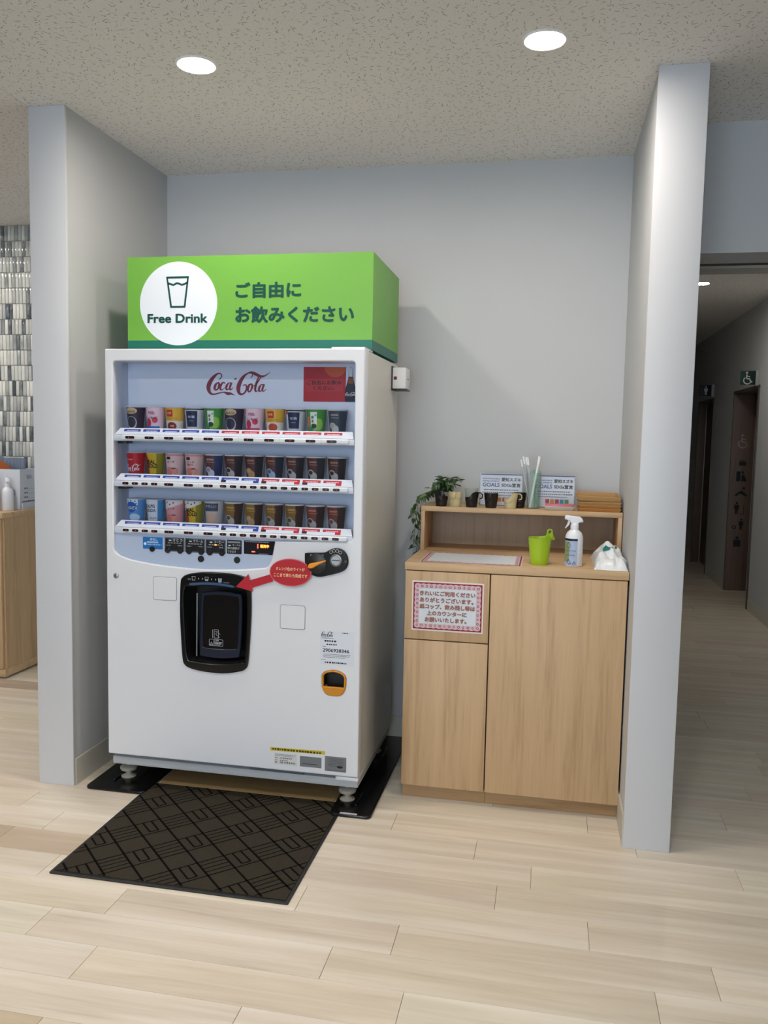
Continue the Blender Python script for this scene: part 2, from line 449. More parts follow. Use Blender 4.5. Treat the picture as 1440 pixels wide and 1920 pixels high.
floor = struct('floor', MB().box(-4.2, 6.0, -7.2, 9.6, -.05, -.004), mat('floor_screed', '6f6558', .6))
floor['label'] = 'pale wood plank floor running through the room and hallway'
PITCH_F, LEN = .1513, .907
plank_me = bevel_mesh(MB().box(-LEN/2+.0006, LEN/2-.0006, -PITCH_F/2+.0005, PITCH_F/2-.0005, -.004, 0).mesh(), .0006, 1)
plank_me.materials.append(M_PLANK)
joints = {-3: 2.815, -2: 2.487, -1: 2.655, 0: 2.122, 1: 1.382, 2: 1.712, 3: 1.915, 4: 1.805, 5: 1.187, 6: 1.525, 7: 1.353, 8: 1.592, 9: 1.187}
rj = random.Random(5)
for k in range(-62, 13):
    y = -.826 + PITCH_F*.5 - PITCH_F*k
    j0 = joints.get(k, rj.uniform(0, LEN))
    for i in range(-6, 6):
        x = j0 + (i+.5)*LEN
        x0, x1 = x-LEN/2, x+LEN/2
        if y > .02 and x1 < 2.3 and not (y < .82 and x0 < -.1 and x1 > -2.1): continue
        if y <= .02 and (x1 < -1.7 or x0 > 4.0): continue
        if y > .02 and x1 >= 2.3 and x0 > 3.95: continue
        if y <= -1.0 and (x1 < -.9 or x0 > 3.2): continue
        if y <= -1.6 and (x1 < -.1 or x0 > 3.0): continue
        if y > .02 and x1 < -2.0: continue
        o = bpy.data.objects.new('plank', plank_me); COL.objects.link(o); o.parent = floor; o.location = (x, y, 0)
        g = rj.uniform(.95, 1.0); o.color = (g, g*rj.uniform(.98, 1), g*rj.uniform(.96, 1), 1)
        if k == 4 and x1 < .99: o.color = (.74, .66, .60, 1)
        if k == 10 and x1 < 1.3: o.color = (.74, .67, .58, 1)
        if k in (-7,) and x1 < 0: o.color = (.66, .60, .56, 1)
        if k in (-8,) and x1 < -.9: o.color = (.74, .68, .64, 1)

# ceiling: boards with joints in the room on the left
ceil = struct('ceiling', MB().box(-4.2, 6.0, -7.2, 9.6, H+.012, H+.06), mat('plasterboard', '8a8680', .9))
for a, b, c, d in ((-.153, 6.0, -7.2, 9.5), (-4.2, -.156, -7.2, -.372), (-4.2, -.156, -.369, .066), (-4.2, -.156, .069, 1.0)):
    MB().box(a, b, c, d, H, H+.012).to('ceiling_panel', M_CEIL, ceil)

struct('wall_back', MB().box(-TL, WR+TR, 0, .12, 0, H), M_WALL)
wl = struct('wall_left', MB().box(-TL, 0, YL+.012, 0, 0, H), M_WALL)
rbox('end_panel', -TL-.002, .004, YL, YL+.014, 0, H, M_COLF, wl, .002)
wr = struct('wall_right', MB().box(WR, WR+TR, YR+.012, 0, 0, H), M_WALL)
rbox('end_panel', WR-.004, WR+TR+.002, YR, YR+.014, 0, H, M_COLF, wr, .002)
struct('baseboard_left', MB().box(0, .007, YL+.016, -.001, 0, .112), M_BASE)
struct('baseboard_back', MB().box(.008, WR-.008, -.007, 0, 0, .112), M_BASE)
struct('baseboard_right', MB().box(WR-.007, WR, YR+.016, -.001, 0, .112), M_BASE)

# room behind on the left: mosaic wall
tw = struct('wall_mosaic', MB().box(-4.2, -TL, .812, .93, 0, H), M_MOS)
tile_me = bevel_mesh(MB().box(-.0108, .0108, -.008, .004, -.0465, .0465).mesh(), .0025, 2); tile_me.materials.append(M_TILE)
tile_me.shade_smooth()
rt = random.Random(11)
for r in range(18):
    off = rt.uniform(0, .0245)
    for c in range(14):
        o = bpy.data.objects.new('tile', tile_me); COL.objects.link(o); o.parent = tw
        o.location = (-1.615 + c*.0245 + off, .812, H-.0485-r*.0965)

# hallway on the right
lin_t = struct('wall_lintel', MB().box(WR+TR, 6.0, -.35, -.14, 2.264, H), M_WALL)
struct('trim_1', MB().box(WR+TR, HX, -.14, -.037, 2.275, 2.50), mat('dark_track', '3a3934', .6))
struct('trim_2', MB().box(WR+TR, HX, -.037, .10, 2.264, H), mat('soffit_grey', 'bdbbb4', .7))
struct('wall_hallway_left', MB().box(WR+TR-.12, WR+TR, .12, 9.5, 0, H), M_WALL)
d1 = (4.03, 5.04, 2.012); d2 = (6.14, 7.10, 2.0)
hw = MB().box(HX, HX+.3, -.14, d1[0], 0, H).box(HX, HX+.3, d1[1], d2[0], 0, H).box(HX, HX+.3, d2[1], 9.5, 0, H)
hw.box(HX, HX+.3, d1[0], d1[1], d1[2], H).box(HX, HX+.3, d2[0], d2[1], d2[2], H)
struct('wall_hallway_right', hw, M_WALL)
struct('wall_hallway_end', MB().box(WR, 4.1, 9.5, 9.6, 0, H), M_WALL)
struct('wall_hallway_front', MB().box(HX, 6.0, -.35, -.14, 0, 2.264), M_WALL)
struct('baseboard_hallway', MB().box(HX-.007, HX, -.13, d1[0]-.05, 0, .10).box(HX-.007, HX, d1[1]+.01, d2[0]-.05, 0, .10).box(HX-.007, HX, d2[1]+.01, 9.5, 0, .10), M_BASE)
# unseen showroom shell behind the camera; window opening placed to keep sky off hallway and pane
fw = MB().box(2.3, 6.0, -7.3, -7.2, 0, H).box(-4.2, -.2, -7.3, -7.2, 0, H).box(-.2, 2.3, -7.3, -7.2, 0, .15).box(-.2, 2.3, -7.3, -7.2, 2.6, H)
struct('wall_front_unseen', fw, M_WALL)
struct('wall_showroom_right', MB().box(6.0, 6.1, -7.3, .1, 0, H), M_WALL)
struct('wall_showroom_left', MB().box(-4.3, -4.2, -7.3, .93, 0, H), M_WALL)

# ---- downlights
M_LED = mat('lamp_glow', 'fff5ea', .5, emit=LAMP); M_LEDH = mat('hall_lamp_glow', 'fff6e8', .5, emit=HALL_LAMP)
M_RIM = mat('lamp_rim', 'f2f2f0', .4)
def downlight(x, y, z, label, glow):
    t = thing('downlight', label, 'ceiling light', (x, y, z), 'recessed ceiling downlights')
    MB().shell([(.060,0),(.060,-.004),(.066,-.006),(.072,-.001),(.072,0)], (x, y, z), 40).to('rim', M_RIM, t, smooth=40)
    MB().lathe([(.060,-.0025),(.060,-.001)], (x, y, z), 40).to('diffuser', glow, t)
downlight(.671, -1.16, H, 'round white downlight shining in the ceiling above the vending machine', M_LED)
downlight(1.862, -1.16, H, 'round white downlight shining in the ceiling above the wooden counter', M_LED)
downlight(3.06, 3.16, H, 'small round downlight in the dark hallway ceiling', M_LEDH)
for x, y in ((.671,-2.9), (1.862,-2.9), (-.6,-2.9), (.671,-4.8), (1.862,-4.8), (-1.3,-.4), (-2.1,.25), (-2.6,-.9), (-2.6,-2.9)):  # unseen lamps added to fill the room with light, one brightening the left room
    downlight(x, y, H, 'round downlight added out of view to light the showroom', M_LED)

# ================================================================== vending machine
X0, X1, YF, YB = .1424, 1.2237, -.8644, -.1626
vm = thing('vending_machine', 'white cup drink vending machine with lit sample cups behind a clear window', 'vending machine', (.683, -.5, .012))
# hollow cabinet behind the door
b = MB().box(X0+.004, X0+.016, -.788, YB, .123, 1.826).box(X1-.014, X1-.002, -.788, YB, .123, 1.826)
b.box(X0+.016, X1-.014, -.788, YB, 1.814, 1.826).box(X0+.016, X1-.014, -.788, YB, .123, .135).box(X0+.016, X1-.014, YB-.01, YB, .135, 1.814)
b.to('cabinet_body', M_BODY, vm)
rbox('base_frame', X0+.005, X1-.006, -.836, YB, .089, .122, mat('grey_enamel', 'b9bcc0', .4, var=.06), vm, .003)
rbox('drain_tray', .76, .99, -.842, -.78, .124, .139, mat('grey_plastic', '5f6468', .45), vm, .003)
for fx in (X0+.045, X1-.062):
    for fy in (-.775, -.23):
        ft = MB().lathe([(.0,.012),(.030,.012),(.032,.016),(.014,.026),(.012,.040),(.033,.044),(.036,.050),(.036,.056),(.030,.062),(.010,.064),(.010,.092)], (fx, fy, 0), 24)
        ft.to('levelling_foot', mat('foot_enamel', 'a8a498', .5), vm, smooth=40)
# door with window, port and coin return openings
win = round_poly([(.178,1.781,.016),(1.186,1.781,.016),(1.188,1.088,.022),(.871,1.076,.004),(.860,1.003,.03),(.842,.968,.02),(.703,.953,.06),(.544,.947,.06),(.357,.957,.08),(.230,.977,.05),(.176,1.002,.02)][::-1], .01, 6)
port_in = smooth_loop([(.492,.862),(.530,.879),(.630,.888),(.735,.880),(.757,.862),(.759,.75),(.752,.600),(.738,.580),(.640,.566),(.535,.570),(.506,.588),(.494,.72)][::-1], 5)
ret_out = round_poly([(1.070,.553,.02),(1.085,.566,.02),(1.119,.575,.03),(1.153,.566,.02),(1.170,.550,.02),(1.169,.500,.02),(1.150,.470,.03),(1.090,.470,.03),(1.071,.500,.02)][::-1], .02, 5)
M_DOOR = M_ENAMEL
port_hole = [(.625+(x-.625)*1.025, .727+(z-.727)*1.02) for x, z in port_in]
door = flat('front_door', [rrect(X0, .143, X1, 1.83, .005), win, port_hole, ret_out], YF, M_DOOR, vm, .074, .005, smooth=40, seg=2)
flat('side_seam', [rect(X0+.012, .15, X1-.012, 1.82), rect(X0+.02, .158, X1-.02, 1.812)], -.7895, mat('rubber_gasket', '6b6a66', .7), door, .003)
# hinges on top and foot corner
rbox('top_hinge', 1.085, X1-.006, -.842, -.70, 1.8305, 1.838, M_ENAMEL, vm, .002)
rbox('bottom_hinge', 1.13, X1, -.858, -.76, .124, .140, M_ENAMEL, vm, .004)
lk = MB().lathe([(.011,0),(.011,.004),(.008,.006),(0,.006)], n=24); me = lk.mesh(); me.transform(at_plane('F', YF) @ Matrix.Translation((.186, .904, 0)))
o = link('lock', me, M_STEEL, door, smooth=40); flat('keyhole', [rect(.1848,.899,.1872,.909)], YF-.0062, M_BLKM, o)
for x0, z0, x1, z1 in ((.352,.814,.453,.908), (.897,.729,.998,.823)):
    flat('blank_cover', [rrect(x0, z0, x1, z1, .008)], YF-.002, M_DOOR, door, .006, .0012, smooth=40)
    flat('cover_gap', [rrect(x0-.0018, z0-.0018, x1+.0018, z1+.0018, .009)], YF-.0004, mat('shadow_gap', '6d7078', .8), door, .001)
# display compartment
ln = MB().box(.166, .176, -.80, -.73, .94, 1.79).box(1.190, 1.20, -.80, -.73, .94, 1.79).box(.176, 1.190, -.80, -.73, 1.783, 1.79).box(.176, 1.190, -.79, -.73, .935, .945)
ln.to('display_liner', M_LINER, vm)
bk = MB().box(.176, 1.190, -.735, -.728, .945, 1.783).to('display_backboard', M_PANELB, vm)
logo(.522, 1.652, .806, 1.752, -.7356, flat_print('8c3a4a'), bk)
pane = MB().add([(.172,-.845,1.07),(1.192,-.845,1.07),(1.192,-.845,1.787),(.172,-.845,1.787)], [(0,1,2,3)]).to('window_pane', M_GLASS, vm)
# red notice sheet with a bottle print inside the window
sh = rbox('notice_sheet', .944, 1.118, -.739, -.736, 1.633, 1.770, flat_print('c0222e'), vm, 0)
flat('sunset_glow', [ell(1.075, 1.770, .045, .040, 20, PI, 2*PI)], -.7396, flat_print('d65a2a'), sh)
flat('red_band', [rect(.953,1.672,1.106,1.722)], -.7398, flat_print('c4323a'), sh)
text('ご自由にお飲み', .958, 1.700, 1.102, 1.718, -.7402, flat_print('3a1216'), sh, bold=.02)
text('ください。', .985, 1.679, 1.070, 1.695, -.7402, flat_print('3a1216'), sh, bold=.02)
bt = round_poly([(1.131,1.770),(1.146,1.770),(1.148,1.728),(1.155,1.700),(1.163,1.678),(1.163,1.633),(1.116,1.633),(1.116,1.678),(1.122,1.700),(1.129,1.728)][::-1], .006)
bo = flat('bottle_print', [bt], -.7400, flat_print('1d2233'), sh, .002)
flat('bottle_cap_print', [rect(1.131,1.732,1.146,1.769)], -.7404, flat_print('dfe3e6'), bo)
flat('bottle_neck_print', [rect(1.128,1.705,1.150,1.728)], -.7404, flat_print('8a4a20'), bo)
lg = script_logo(1.117, 1.655, 1.162, 1.672); lg.transform(at_plane('F', -.7405)); link('script_logo', lg, flat_print('e8eaf0'), bo)
# selector rails
M_RAIL = mat('rail_white', 'cdd4e2', .4); M_BAR = mat('bar_white', 'd6dce2', .3)
M_BLUE = flat_print('2c3f96'); M_RED = flat_print('b02a3c'); M_TAG = flat_print('cfd8e8')
M_LEDR = mat('red_indicator', 'e83048', .4, emit=.5)
btn_me = {}
def pill(wd, h=.0105):
    return curve_mesh([rrect(-wd/2, -h/2, wd/2, h/2, h*.45, 4)], .004, .0008)
for wd in (.040, .0275):
    me = pill(wd); me.materials.clear(); me.transform(ORI['F']); me.materials.append(mat('smoked_button', '241b22', .2)); btn_me[wd] = me
led_me = curve_mesh([ell(0,0,.0015,.0015,8)], .001); led_me.materials.clear(); led_me.transform(ORI['F']); led_me.materials.append(M_LEDR)
rails = [(1.513, [0]*11, 'bbbbbrrrrrr'), (1.327, [1,1,0,0,0,1,1,1,1,1,1], 'bbbbbkbkrkr'), (1.135, [1,1,0,0,0,1,1,1,1,1,1], 'bbbbbkbkrkr')]
cols2 = 'bbbbbbbrrrr'
SHELF_Z = []
for r, (zt, dbl, cc) in enumerate(rails):
    cols = cc if r == 0 else cols2
    xl, xr = .190, 1.180
    mb = MB().add([(xl+.012,-.8475,zt),(xr-.004,-.8475,zt),(xr+.004,-.862,zt-.027),(xl-.008,-.862,zt-.027),(xl+.012,-.8465,zt),(xr-.004,-.8465,zt),(xr+.004,-.8465,zt-.03),(xl-.008,-.8465,zt-.03)],
        [(0,3,2,1),(0,1,5,4),(4,5,6,7),(3,7,6,2),(0,4,7,3),(1,2,6,5)])
    rail = mb.to('selector_rail', M_RAIL, vm)
    zb = zt-.0385
    bar = [rrect(.217, zb-.0105, 1.168, zb+.0105, .008, 4)]
    bm_ = flat('button_bar', bar, -.875, M_BAR, vm, .028, .006, smooth=50, seg=3)
    ledge = rbox('rail_ledge', .178, 1.186, -.862, -.8465, zt-.053, zt-.028, M_RAIL, vm, .002)
    rbox('bracket', .187, .225, -.8465, -.79, zt-.064, zt-.053, M_BLKM, vm, .001)
    shelf = rbox('shelf', .178, 1.189, -.8425, -.736, zt-.016, zt-.013, M_LINER, vm, 0); SHELF_Z.append(zt-.013)
    th = math.atan2(.0145, .027)                     # tilt of the label strip
    for i in range(11):
        x = .257+.0843*i
        def tag(x0, z0, x1, z1, m, lift):
            def P(xx, t): return (xx, -.8475-.0145*t-lift, zt-.027*t-lift*.3)
            return MB().add([P(x0, z0), P(x1, z0), P(x1, z1), P(x0, z1)], [(0,3,2,1)]).to('price_tag', m, rail)
        tag(x-.0365, .16, x+.0365, .84, M_TAG, .0006)
        tag(x-.0365, .16, x+.0365, .52, M_BLUE if cols[i] == 'b' else M_RED, .0010)
        if r and i >= 5:
            if (i-5) % 2 == 0: tag(x-.0365, .52, x-.016, .84, flat_print('22202a'), .0010)
            else: tag(x+.014, .52, x+.0365, .84, M_BLUE if cols[i] == 'b' else M_RED, .0010)
        me = lines_mesh([(x-.024, x+.027, 0, .0034)], 'T', 0)
        for v in me.vertices:
            t = .46 - v.co.y/.0306*1.0; v.co = (v.co.x, -.8475-.0145*t-.0014, zt-.027*t-.0004)
        link('tag_print', me, flat_print('c9cfe6' if cols[i] == 'b' else 'eec9cc'), rail)
        for dx in ((-.021, .021) if dbl[i] else (0,)):
            bo = bpy.data.objects.new('select_button', btn_me[.0275 if dbl[i] else .040]); COL.objects.link(bo); bo.parent = bm_
            bo.location = Vector((x+dx, -.8752, zb)) - ROOT[vm.name]
            lo = bpy.data.objects.new('indicator', led_me); COL.objects.link(lo); lo.parent = bm_
            lo.location = Vector((x+dx-.004+.003*((i*7+r) % 3), -.8778, zb)) - ROOT[vm.name]
    for i in range(1, 6):
        x = .257+.0843*(2*i-.5)
        if i < 6: flat('bar_joint', [rect(x-.0004, zb-.010, x+.0004, zb+.010)], -.8752, mat('joint_grey', '9aa0a6', .6), bm_)
# control panel under the rails
cp = round_poly([(.170,1.094,0),(1.192,1.094,0),(1.192,1.07,0),(.876,1.07,.004),(.866,1.0,.03),(.85,.962,.02),(.703,.947,.06),(.544,.940,.06),(.357,.950,.08),(.225,.97,.05),(.170,.995,.02)][::-1], .01, 5)
pan = flat('control_panel', [cp], -.850, mat('blue_grey_panel', 'b4c2da', .4), vm, .006)
PF = -.8504
bl = flat('no_ice_plate', [rrect(.299,1.020,.386,1.069,.003)], PF-.001, flat_print('1f6fb8'), vm, .002)
text('氷なし', .330, 1.0545, .364, 1.066, PF-.0013, flat_print('e6eef6'), bl, bold=.01)
flat('white_strip', [rect(.317,1.044,.367,1.0515)], PF-.0012, flat_print('9fc0e0'), bl)
link('small_print', lines_mesh([(.318,.381,1.036,.0045)], 'F', PF-.0013), flat_print('9fc0e0'), bl)
flat('round_lamp', [ell(.309,1.041,.006)], PF-.0013, flat_print('dfeaf4'), bl)
M_BPL = flat_print('16161a'); M_WPR = flat_print('d5d8dc'); M_GPR = flat_print('8d9096')
for k, (xa, xb, s, lit) in enumerate(((.395,.481,'さとう',None), (.484,.570,'クリーム',None), (.573,.659,'コーヒー',2))):
    pl = flat('taste_plate', [rrect(xa,1.014,xb,1.071,.004)], PF-.001, M_BPL, vm, .002)
    text(s, xa+.036, 1.0555, xb-.008, 1.067, PF-.0013, M_WPR, pl, bold=.01)
    flat('symbol', [ell(xa+.024, 1.0615, .007, .005, 14, PI, 2*PI)], PF-.0013, M_WPR, pl)
    flat('frame_line', [rrect(xa+.002,1.016,xb-.002,1.069,.004), rrect(xa+.0032,1.0172,xb-.0032,1.0678,.003)], PF-.0012, M_GPR, pl)
    for q in range(5):
        on = lit == q
        flat('level_lamp', [rect(xa+.014+q*.0125, 1.047, xa+.023+q*.0125, 1.0515)], PF-.0013, mat('orange_lamp', 'ff7a2a', .4, emit=4) if on else M_GPR, pl)
    link('small_print', lines_mesh([(xa+.008,xa+.028,1.037,.004), (xb-.028,xb-.010,1.037,.004)], 'F', PF-.0013), M_GPR, pl)
pl = flat('taste_notice_plate', [rrect(.664,1.016,.727,1.072,.004)], PF-.001, M_BPL, vm, .002)
flat('grey_strip', [rect(.668,1.060,.722,1.067)], PF-.0013, M_GPR, pl)
text('マークの', .688, 1.048, .722, 1.056, PF-.0013, M_WPR, pl); text('味の調節が', .668, 1.034, .718, 1.044, PF-.0013, M_WPR, pl); text('できます', .668, 1.020, .704, 1.030, PF-.0013, M_WPR, pl)
flat('cup_symbol', [ell(.676,1.052,.006,.005,14,PI,2*PI)], PF-.0013, M_WPR, pl)
dp = flat('price_display', [round_poly([(.737,1.019),(.737,1.073),(.868,1.074),(.857,1.018)][::-1], .004)], PF-.001, mat('display_black', '101014', .15), vm, .002)
flat('dark_glass', [rect(.742,1.024,.840,1.064)], PF-.0012, mat('smoke_glass', '1d1a20', .1), dp)
M_DIG = mat('red_digits', 'ff4030', .4, emit=5); M_DIGO = mat('orange_digits', 'ff6a20', .4, emit=6)
text('1', .7935, 1.0435, .7975, 1.0605, PF-.0014, M_DIG, dp); text('販売中', .806, 1.046, .842, 1.0595, PF-.0014, M_DIGO, dp, bold=.03)
text('━', .770, 1.027, .784, 1.031, PF-.0014, M_DIG, dp)
link('small_print', lines_mesh([(.742,.842,1.067,.004), (.800,.840,1.020,.003)], 'F', PF-.0013), M_GPR, dp)
for x, z, rr in ((.341,1.020,.0115), (.409,1.019,.0125), (.463,1.019,.0125), (.502,1.019,.0125), (.555,1.018,.0125), (.592,1.018,.0125), (.644,1.018,.0125)):
    me = MB().lathe([(rr,0),(rr,.004),(rr*.8,.006),(rr*.6,.003),(0,.003)], n=24).mesh(); me.transform(at_plane('F', PF-.001) @ Matrix.Translation((x, z, 0)))
    link('push_button', me, mat('dark_button', '26262c', .25), vm, smooth=50)
for x, z in ((.553,.989), (.708,.992)):
    me = MB().lathe([(.0135,0),(.0135,.002),(0,.002)], n=24).mesh(); me.transform(at_plane('F', PF) @ Matrix.Translation((x, z, 0))); link('panel_cap', me, M_BLKM, vm)
# dispensing port
port_out = smooth_loop([(.474,.890),(.482,.913),(.505,.927),(.560,.938),(.625,.941),(.690,.939),(.745,.930),(.768,.915),(.775,.890),(.777,.78),(.771,.660),(.764,.575),(.752,.552),(.725,.540),(.660,.528),(.580,.529),(.520,.538),(.492,.552),(.482,.580),(.475,.680),(.471,.780)][::-1], 4)
pz = flat('port_bezel', [port_out, port_in], YF-.012, M_BLK, vm, .016, .005, smooth=50, seg=3)
flat('port_sleeve', [port_hole, port_in], YF+.003, M_BLKM, pz, .072)
rc = MB().box(.485,.765,-.74,-.73,.555,.895).box(.478,.486,-.80,-.73,.555,.895).box(.764,.772,-.80,-.73,.555,.895).box(.486,.764,-.80,-.73,.888,.896).box(.486,.764,-.80,-.73,.553,.561)
rc.to('port_recess', M_BLKM, vm)
pd_out = smooth_loop([(.548,.835),(.565,.850),(.630,.858),(.700,.852),(.722,.835),(.722,.70),(.714,.600),(.700,.586),(.630,.577),(.550,.582),(.540,.600),(.543,.72)][::-1], 4)
pd_in = smooth_loop([(.558,.826),(.575,.837),(.630,.842),(.690,.838),(.709,.824),(.708,.70),(.702,.630),(.690,.622),(.630,.618),(.565,.620),(.556,.632),(.556,.72)][::-1], 4)
pdn = flat('port_door', [pd_out, pd_in], -.835, mat('navy_smoke', '1b2436', .18), vm, .012, .003, smooth=50)
flat('door_glass', [pd_in], -.831, mat('dark_glass_door', '07080b', .08), pdn, .003)
MB().tube([(.533,-.842,.846),(.531,-.842,.585)], .003, 10).to('hinge_rod', M_STEEL, pdn)
M_WL = flat_print('b9bdc4')
hp = MB(); yq = -.8345
for st in ([(.597,.697),(.597,.662)], [(.604,.697),(.622,.697),(.622,.662),(.604,.662),(.604,.697)], [(.608,.690),(.617,.690),(.617,.685),(.611,.683),(.613,.674),(.620,.673)], [(.622,.684),(.629,.678)], [(.620,.670),(.629,.666)]):
    for a, c in zip(st, st[1:]): ribbon(hp, [(a[0],a[1],.0016),(c[0],c[1],.0016)])
me = hp.mesh(); me.transform(at_plane('F', yq)); link('hand_pictogram', me, M_WL, pdn)
cl = flat('caution_label', [rrect(.582,.629,.642,.657,.004), rrect(.5832,.6302,.6408,.6558,.003)], yq, M_WL, pdn)
text('⚠注意', .600, .649, .624, .6555, yq, M_WL, pdn, bold=.02)
flat('warning_triangle', [[(.585,.633),(.599,.633),(.592,.646)], [(.5875,.6345),(.5965,.6345),(.592,.6425)]], yq, M_WL, pdn)
link('small_print', lines_mesh([(.601,.638,.643,.0035),(.601,.636,.6375,.0035),(.601,.630,.632,.0030)], 'F', yq), M_WL, pdn)
bz = YF-.0128
for x, fill in ((.533,0), (.589,.5), (.646,.9)):
    z0, z1 = .9035+.001, .921
    zz = .0 if x < .6 else -.003
    flat('cup_symbol', [[(x-.006,z0+zz),(x+.006,z0+zz),(x+.008,z1+zz),(x-.008,z1+zz)], [(x-.0048,z0+.0012+zz),(x+.0048,z0+.0012+zz),(x+.0066,z1-.0012+zz),(x-.0066,z1-.0012+zz)]], bz, M_WL, pz)
    if fill: flat('cup_fill', [[(x-.0048,z0+.001+zz),(x+.0048,z0+.001+zz),(x+.0055,z0+zz+.016*fill),(x-.0055,z0+zz+.016*fill)]], bz, flat_print('7f98b4'), pz)
for x in (.553, .570, .609, .626):
    flat('chevron', [[(x,.909),(x+.004,.9125),(x,.916)]], bz, M_WL, pz)
text('開始', .508, .905, .523, .912, bz, M_GPR, pz); text('できあがり', .657, .899, .686, .906, bz, M_GPR, pz)
flat('light_strip', [smooth_loop([(.520,.893),(.58,.899),(.64,.899),(.70,.892),(.70,.884),(.64,.8895),(.58,.8895),(.520,.884)][::-1], 4)], bz-.0004, mat('lamp_strip', '3d5878', .15), pz, .002)
# coin unit
cu = smooth_loop([(.997,1.030),(1.003,1.037),(1.040,1.040),(1.078,1.043),(1.100,1.055),(1.125,1.062),(1.150,1.056),(1.168,1.035),(1.173,1.008),(1.166,.985),(1.148,.970),(1.110,.957),(1.060,.945),(1.030,.950),(1.012,.962),(1.000,.985)][::-1], 4)
cn = flat('coin_unit', [cu], YF-.012, M_BLK, vm, .014, .004, smooth=50, seg=3)
cf = YF-.0122
def disc(name, x, z, prof, d, m, parent, n=32):
    me = MB().lathe(prof, n=n).mesh(); me.transform(at_plane('F', d) @ Matrix.Translation((x, z, 0))); return link(name, me, m, parent, smooth=40)
disc('coin_ring', 1.124, 1.014, [(.024,0),(.024,.003),(.020,.004),(.019,.001),(0,.001)], cf, mat('brass_grey', '8d8878', .3, .7), cn)
disc('coin_slot_plate', 1.124, 1.014, [(.018,0),(.018,.003),(0,.003)], cf-.001, M_STEEL, cn)
flat('coin_slot', [rect(1.108,1.0125,1.140,1.0155)], cf-.0044, M_BLKM, cn)
disc('return_dial', 1.048, .998, [(.040,0),(.040,.003),(.036,.005),(0,.005)], cf, M_BLKM, cn)
lv = round_poly([(1.012,.980,.01),(1.018,.998,.01),(1.040,1.002,.01),(1.085,1.014,.003),(1.088,1.010,.003),(1.052,.992,.01),(1.030,.978,.008)][::-1], .01)
flat('return_lever', [lv], cf-.014, mat('orange_plastic', 'e8920e', .35), cn, .010, .003, smooth=50, seg=2)
text('おつり・返却', 1.020, 1.026, 1.074, 1.035, cf-.0003, M_WPR, cn)
for k, (dx, dz) in enumerate(((-.020,.033), (-.008,.038), (.005,.038), (.017,.033))):
    flat('coin_symbol', [ell(1.124+dx, 1.014+dz-.001, .0062, n=16), ell(1.124+dx, 1.014+dz-.001, .0052, n=16)], cf-.0003, M_WPR, cn)
flat('slot_marks', [rect(1.160,1.008,1.166,1.016), rect(1.1612,1.0092,1.1648,1.016)], cf-.0003, M_GPR, cn)
# callout sticker
st = flat('callout_sticker', [ell(.9405, .957, .085, .054, 48)], YF-.0135, flat_print('b3232f'), vm, .0015)
flat('sticker_rim', [ell(.9405,.957,.086,.055,48), ell(.9405,.957,.083,.052,48)], YF-.0137, flat_print('cf6a6c'), st, .0004)
flat('sticker_arrow', [[(.714,.889),(.766,.942),(.772,.917),(.864,.948),(.869,.918),(.781,.887),(.785,.872)][::-1]], YF-.0131, flat_print('b3232f'), st, .001)
text('オレンジ色のライトが', .880, .964, .999, .978, YF-.0139, flat_print('f0d9a0'), st, bold=.015); text('ここまで来たら完成です', .872, .938, 1.010, .953, YF-.0139, flat_print('f0d9a0'), st, bold=.015)
# service label (its square code left out)
sl = flat('service_label', [rect(1.061,.595,1.199,.732)], YF-.0006, flat_print('d8dde6'), vm, .0006)
sq = YF-.0009; M_INK = flat_print('23252c')
me = script_logo(1.066, .704, 1.118, .729); me.transform(at_plane('F', sq)); link('script_logo', me, M_INK, sl)
link('small_print', lines_mesh([(1.066,1.117,.700,.002),(1.152,1.176,.723,.004),(1.080,1.130,.687,.0065),(1.088,1.130,.674,.005),(1.072,1.086,.667,.0025),(1.076,1.186,.636,.002),(1.076,1.182,.630,.002),(1.076,1.165,.624,.002),(1.068,1.085,.613,.002),(1.082,1.170,.601,.006)], 'F', sq), M_INK, sl)
text('2906928346', 1.073, .646, 1.181, .660, sq, M_INK, sl, bold=.02)
# coin return cup
cr = flat('coin_return', [ret_out, round_poly([(1.078,.550,.015),(1.090,.561,.02),(1.119,.568,.03),(1.150,.560,.02),(1.162,.548,.015),(1.161,.506,.004),(1.079,.506,.004)][::-1], .01)], YF-.004, mat('amber_plastic', 'c9830f', .35), vm, .012, .003, smooth=50, seg=2)
MB().box(1.072,1.168,-.80,-.79,.475,.57).box(1.068,1.074,-.862,-.79,.475,.57).box(1.166,1.172,-.862,-.79,.475,.57).to('return_pocket', mat('dark_pocket', '2b2623', .4), vm)
flat('pocket_flap', [rect(1.094,.512,1.145,.540)], -.805, M_BLKM, cr, .004)
# stickers at the foot of the door
yl = flat('yellow_tape', [[(.859,.223),(1.088,.227),(1.088,.241),(.859,.237)]], YF-.0006, flat_print('c9b42a'), vm, .0006)
link('small_print', lines_mesh([(.868,1.075,.2275,.0075)], 'F', YF-.0009), flat_print('3a3a20'), yl)
wl_ = flat('rating_label', [rect(.876,.168,.972,.216)], YF-.0005, flat_print('d4d4d2'), vm, .0004)
link('small_print', lines_mesh([(.880,.966,.208,.003),(.880,.958,.203,.002),(.880,.890,.193,.005),(.900,.950,.193,.005),(.880,.890,.184,.004),(.900,.935,.184,.004),(.880,.890,.174,.006),(.900,.966,.174,.007)], 'F', YF-.0008), flat_print('77777a'), wl_)
g1 = flat('metal_plate', [rect(.984,.169,1.074,.212)], YF-.0008, M_GREY, vm, .0008); flat('plate_line', [rect(.996,.180,1.058,.183)], YF-.0011, flat_print('3c3e42'), g1)
g2 = flat('metal_plate', [rect(1.088,.161,1.176,.222)], YF-.0008, M_GREY, vm, .0008)
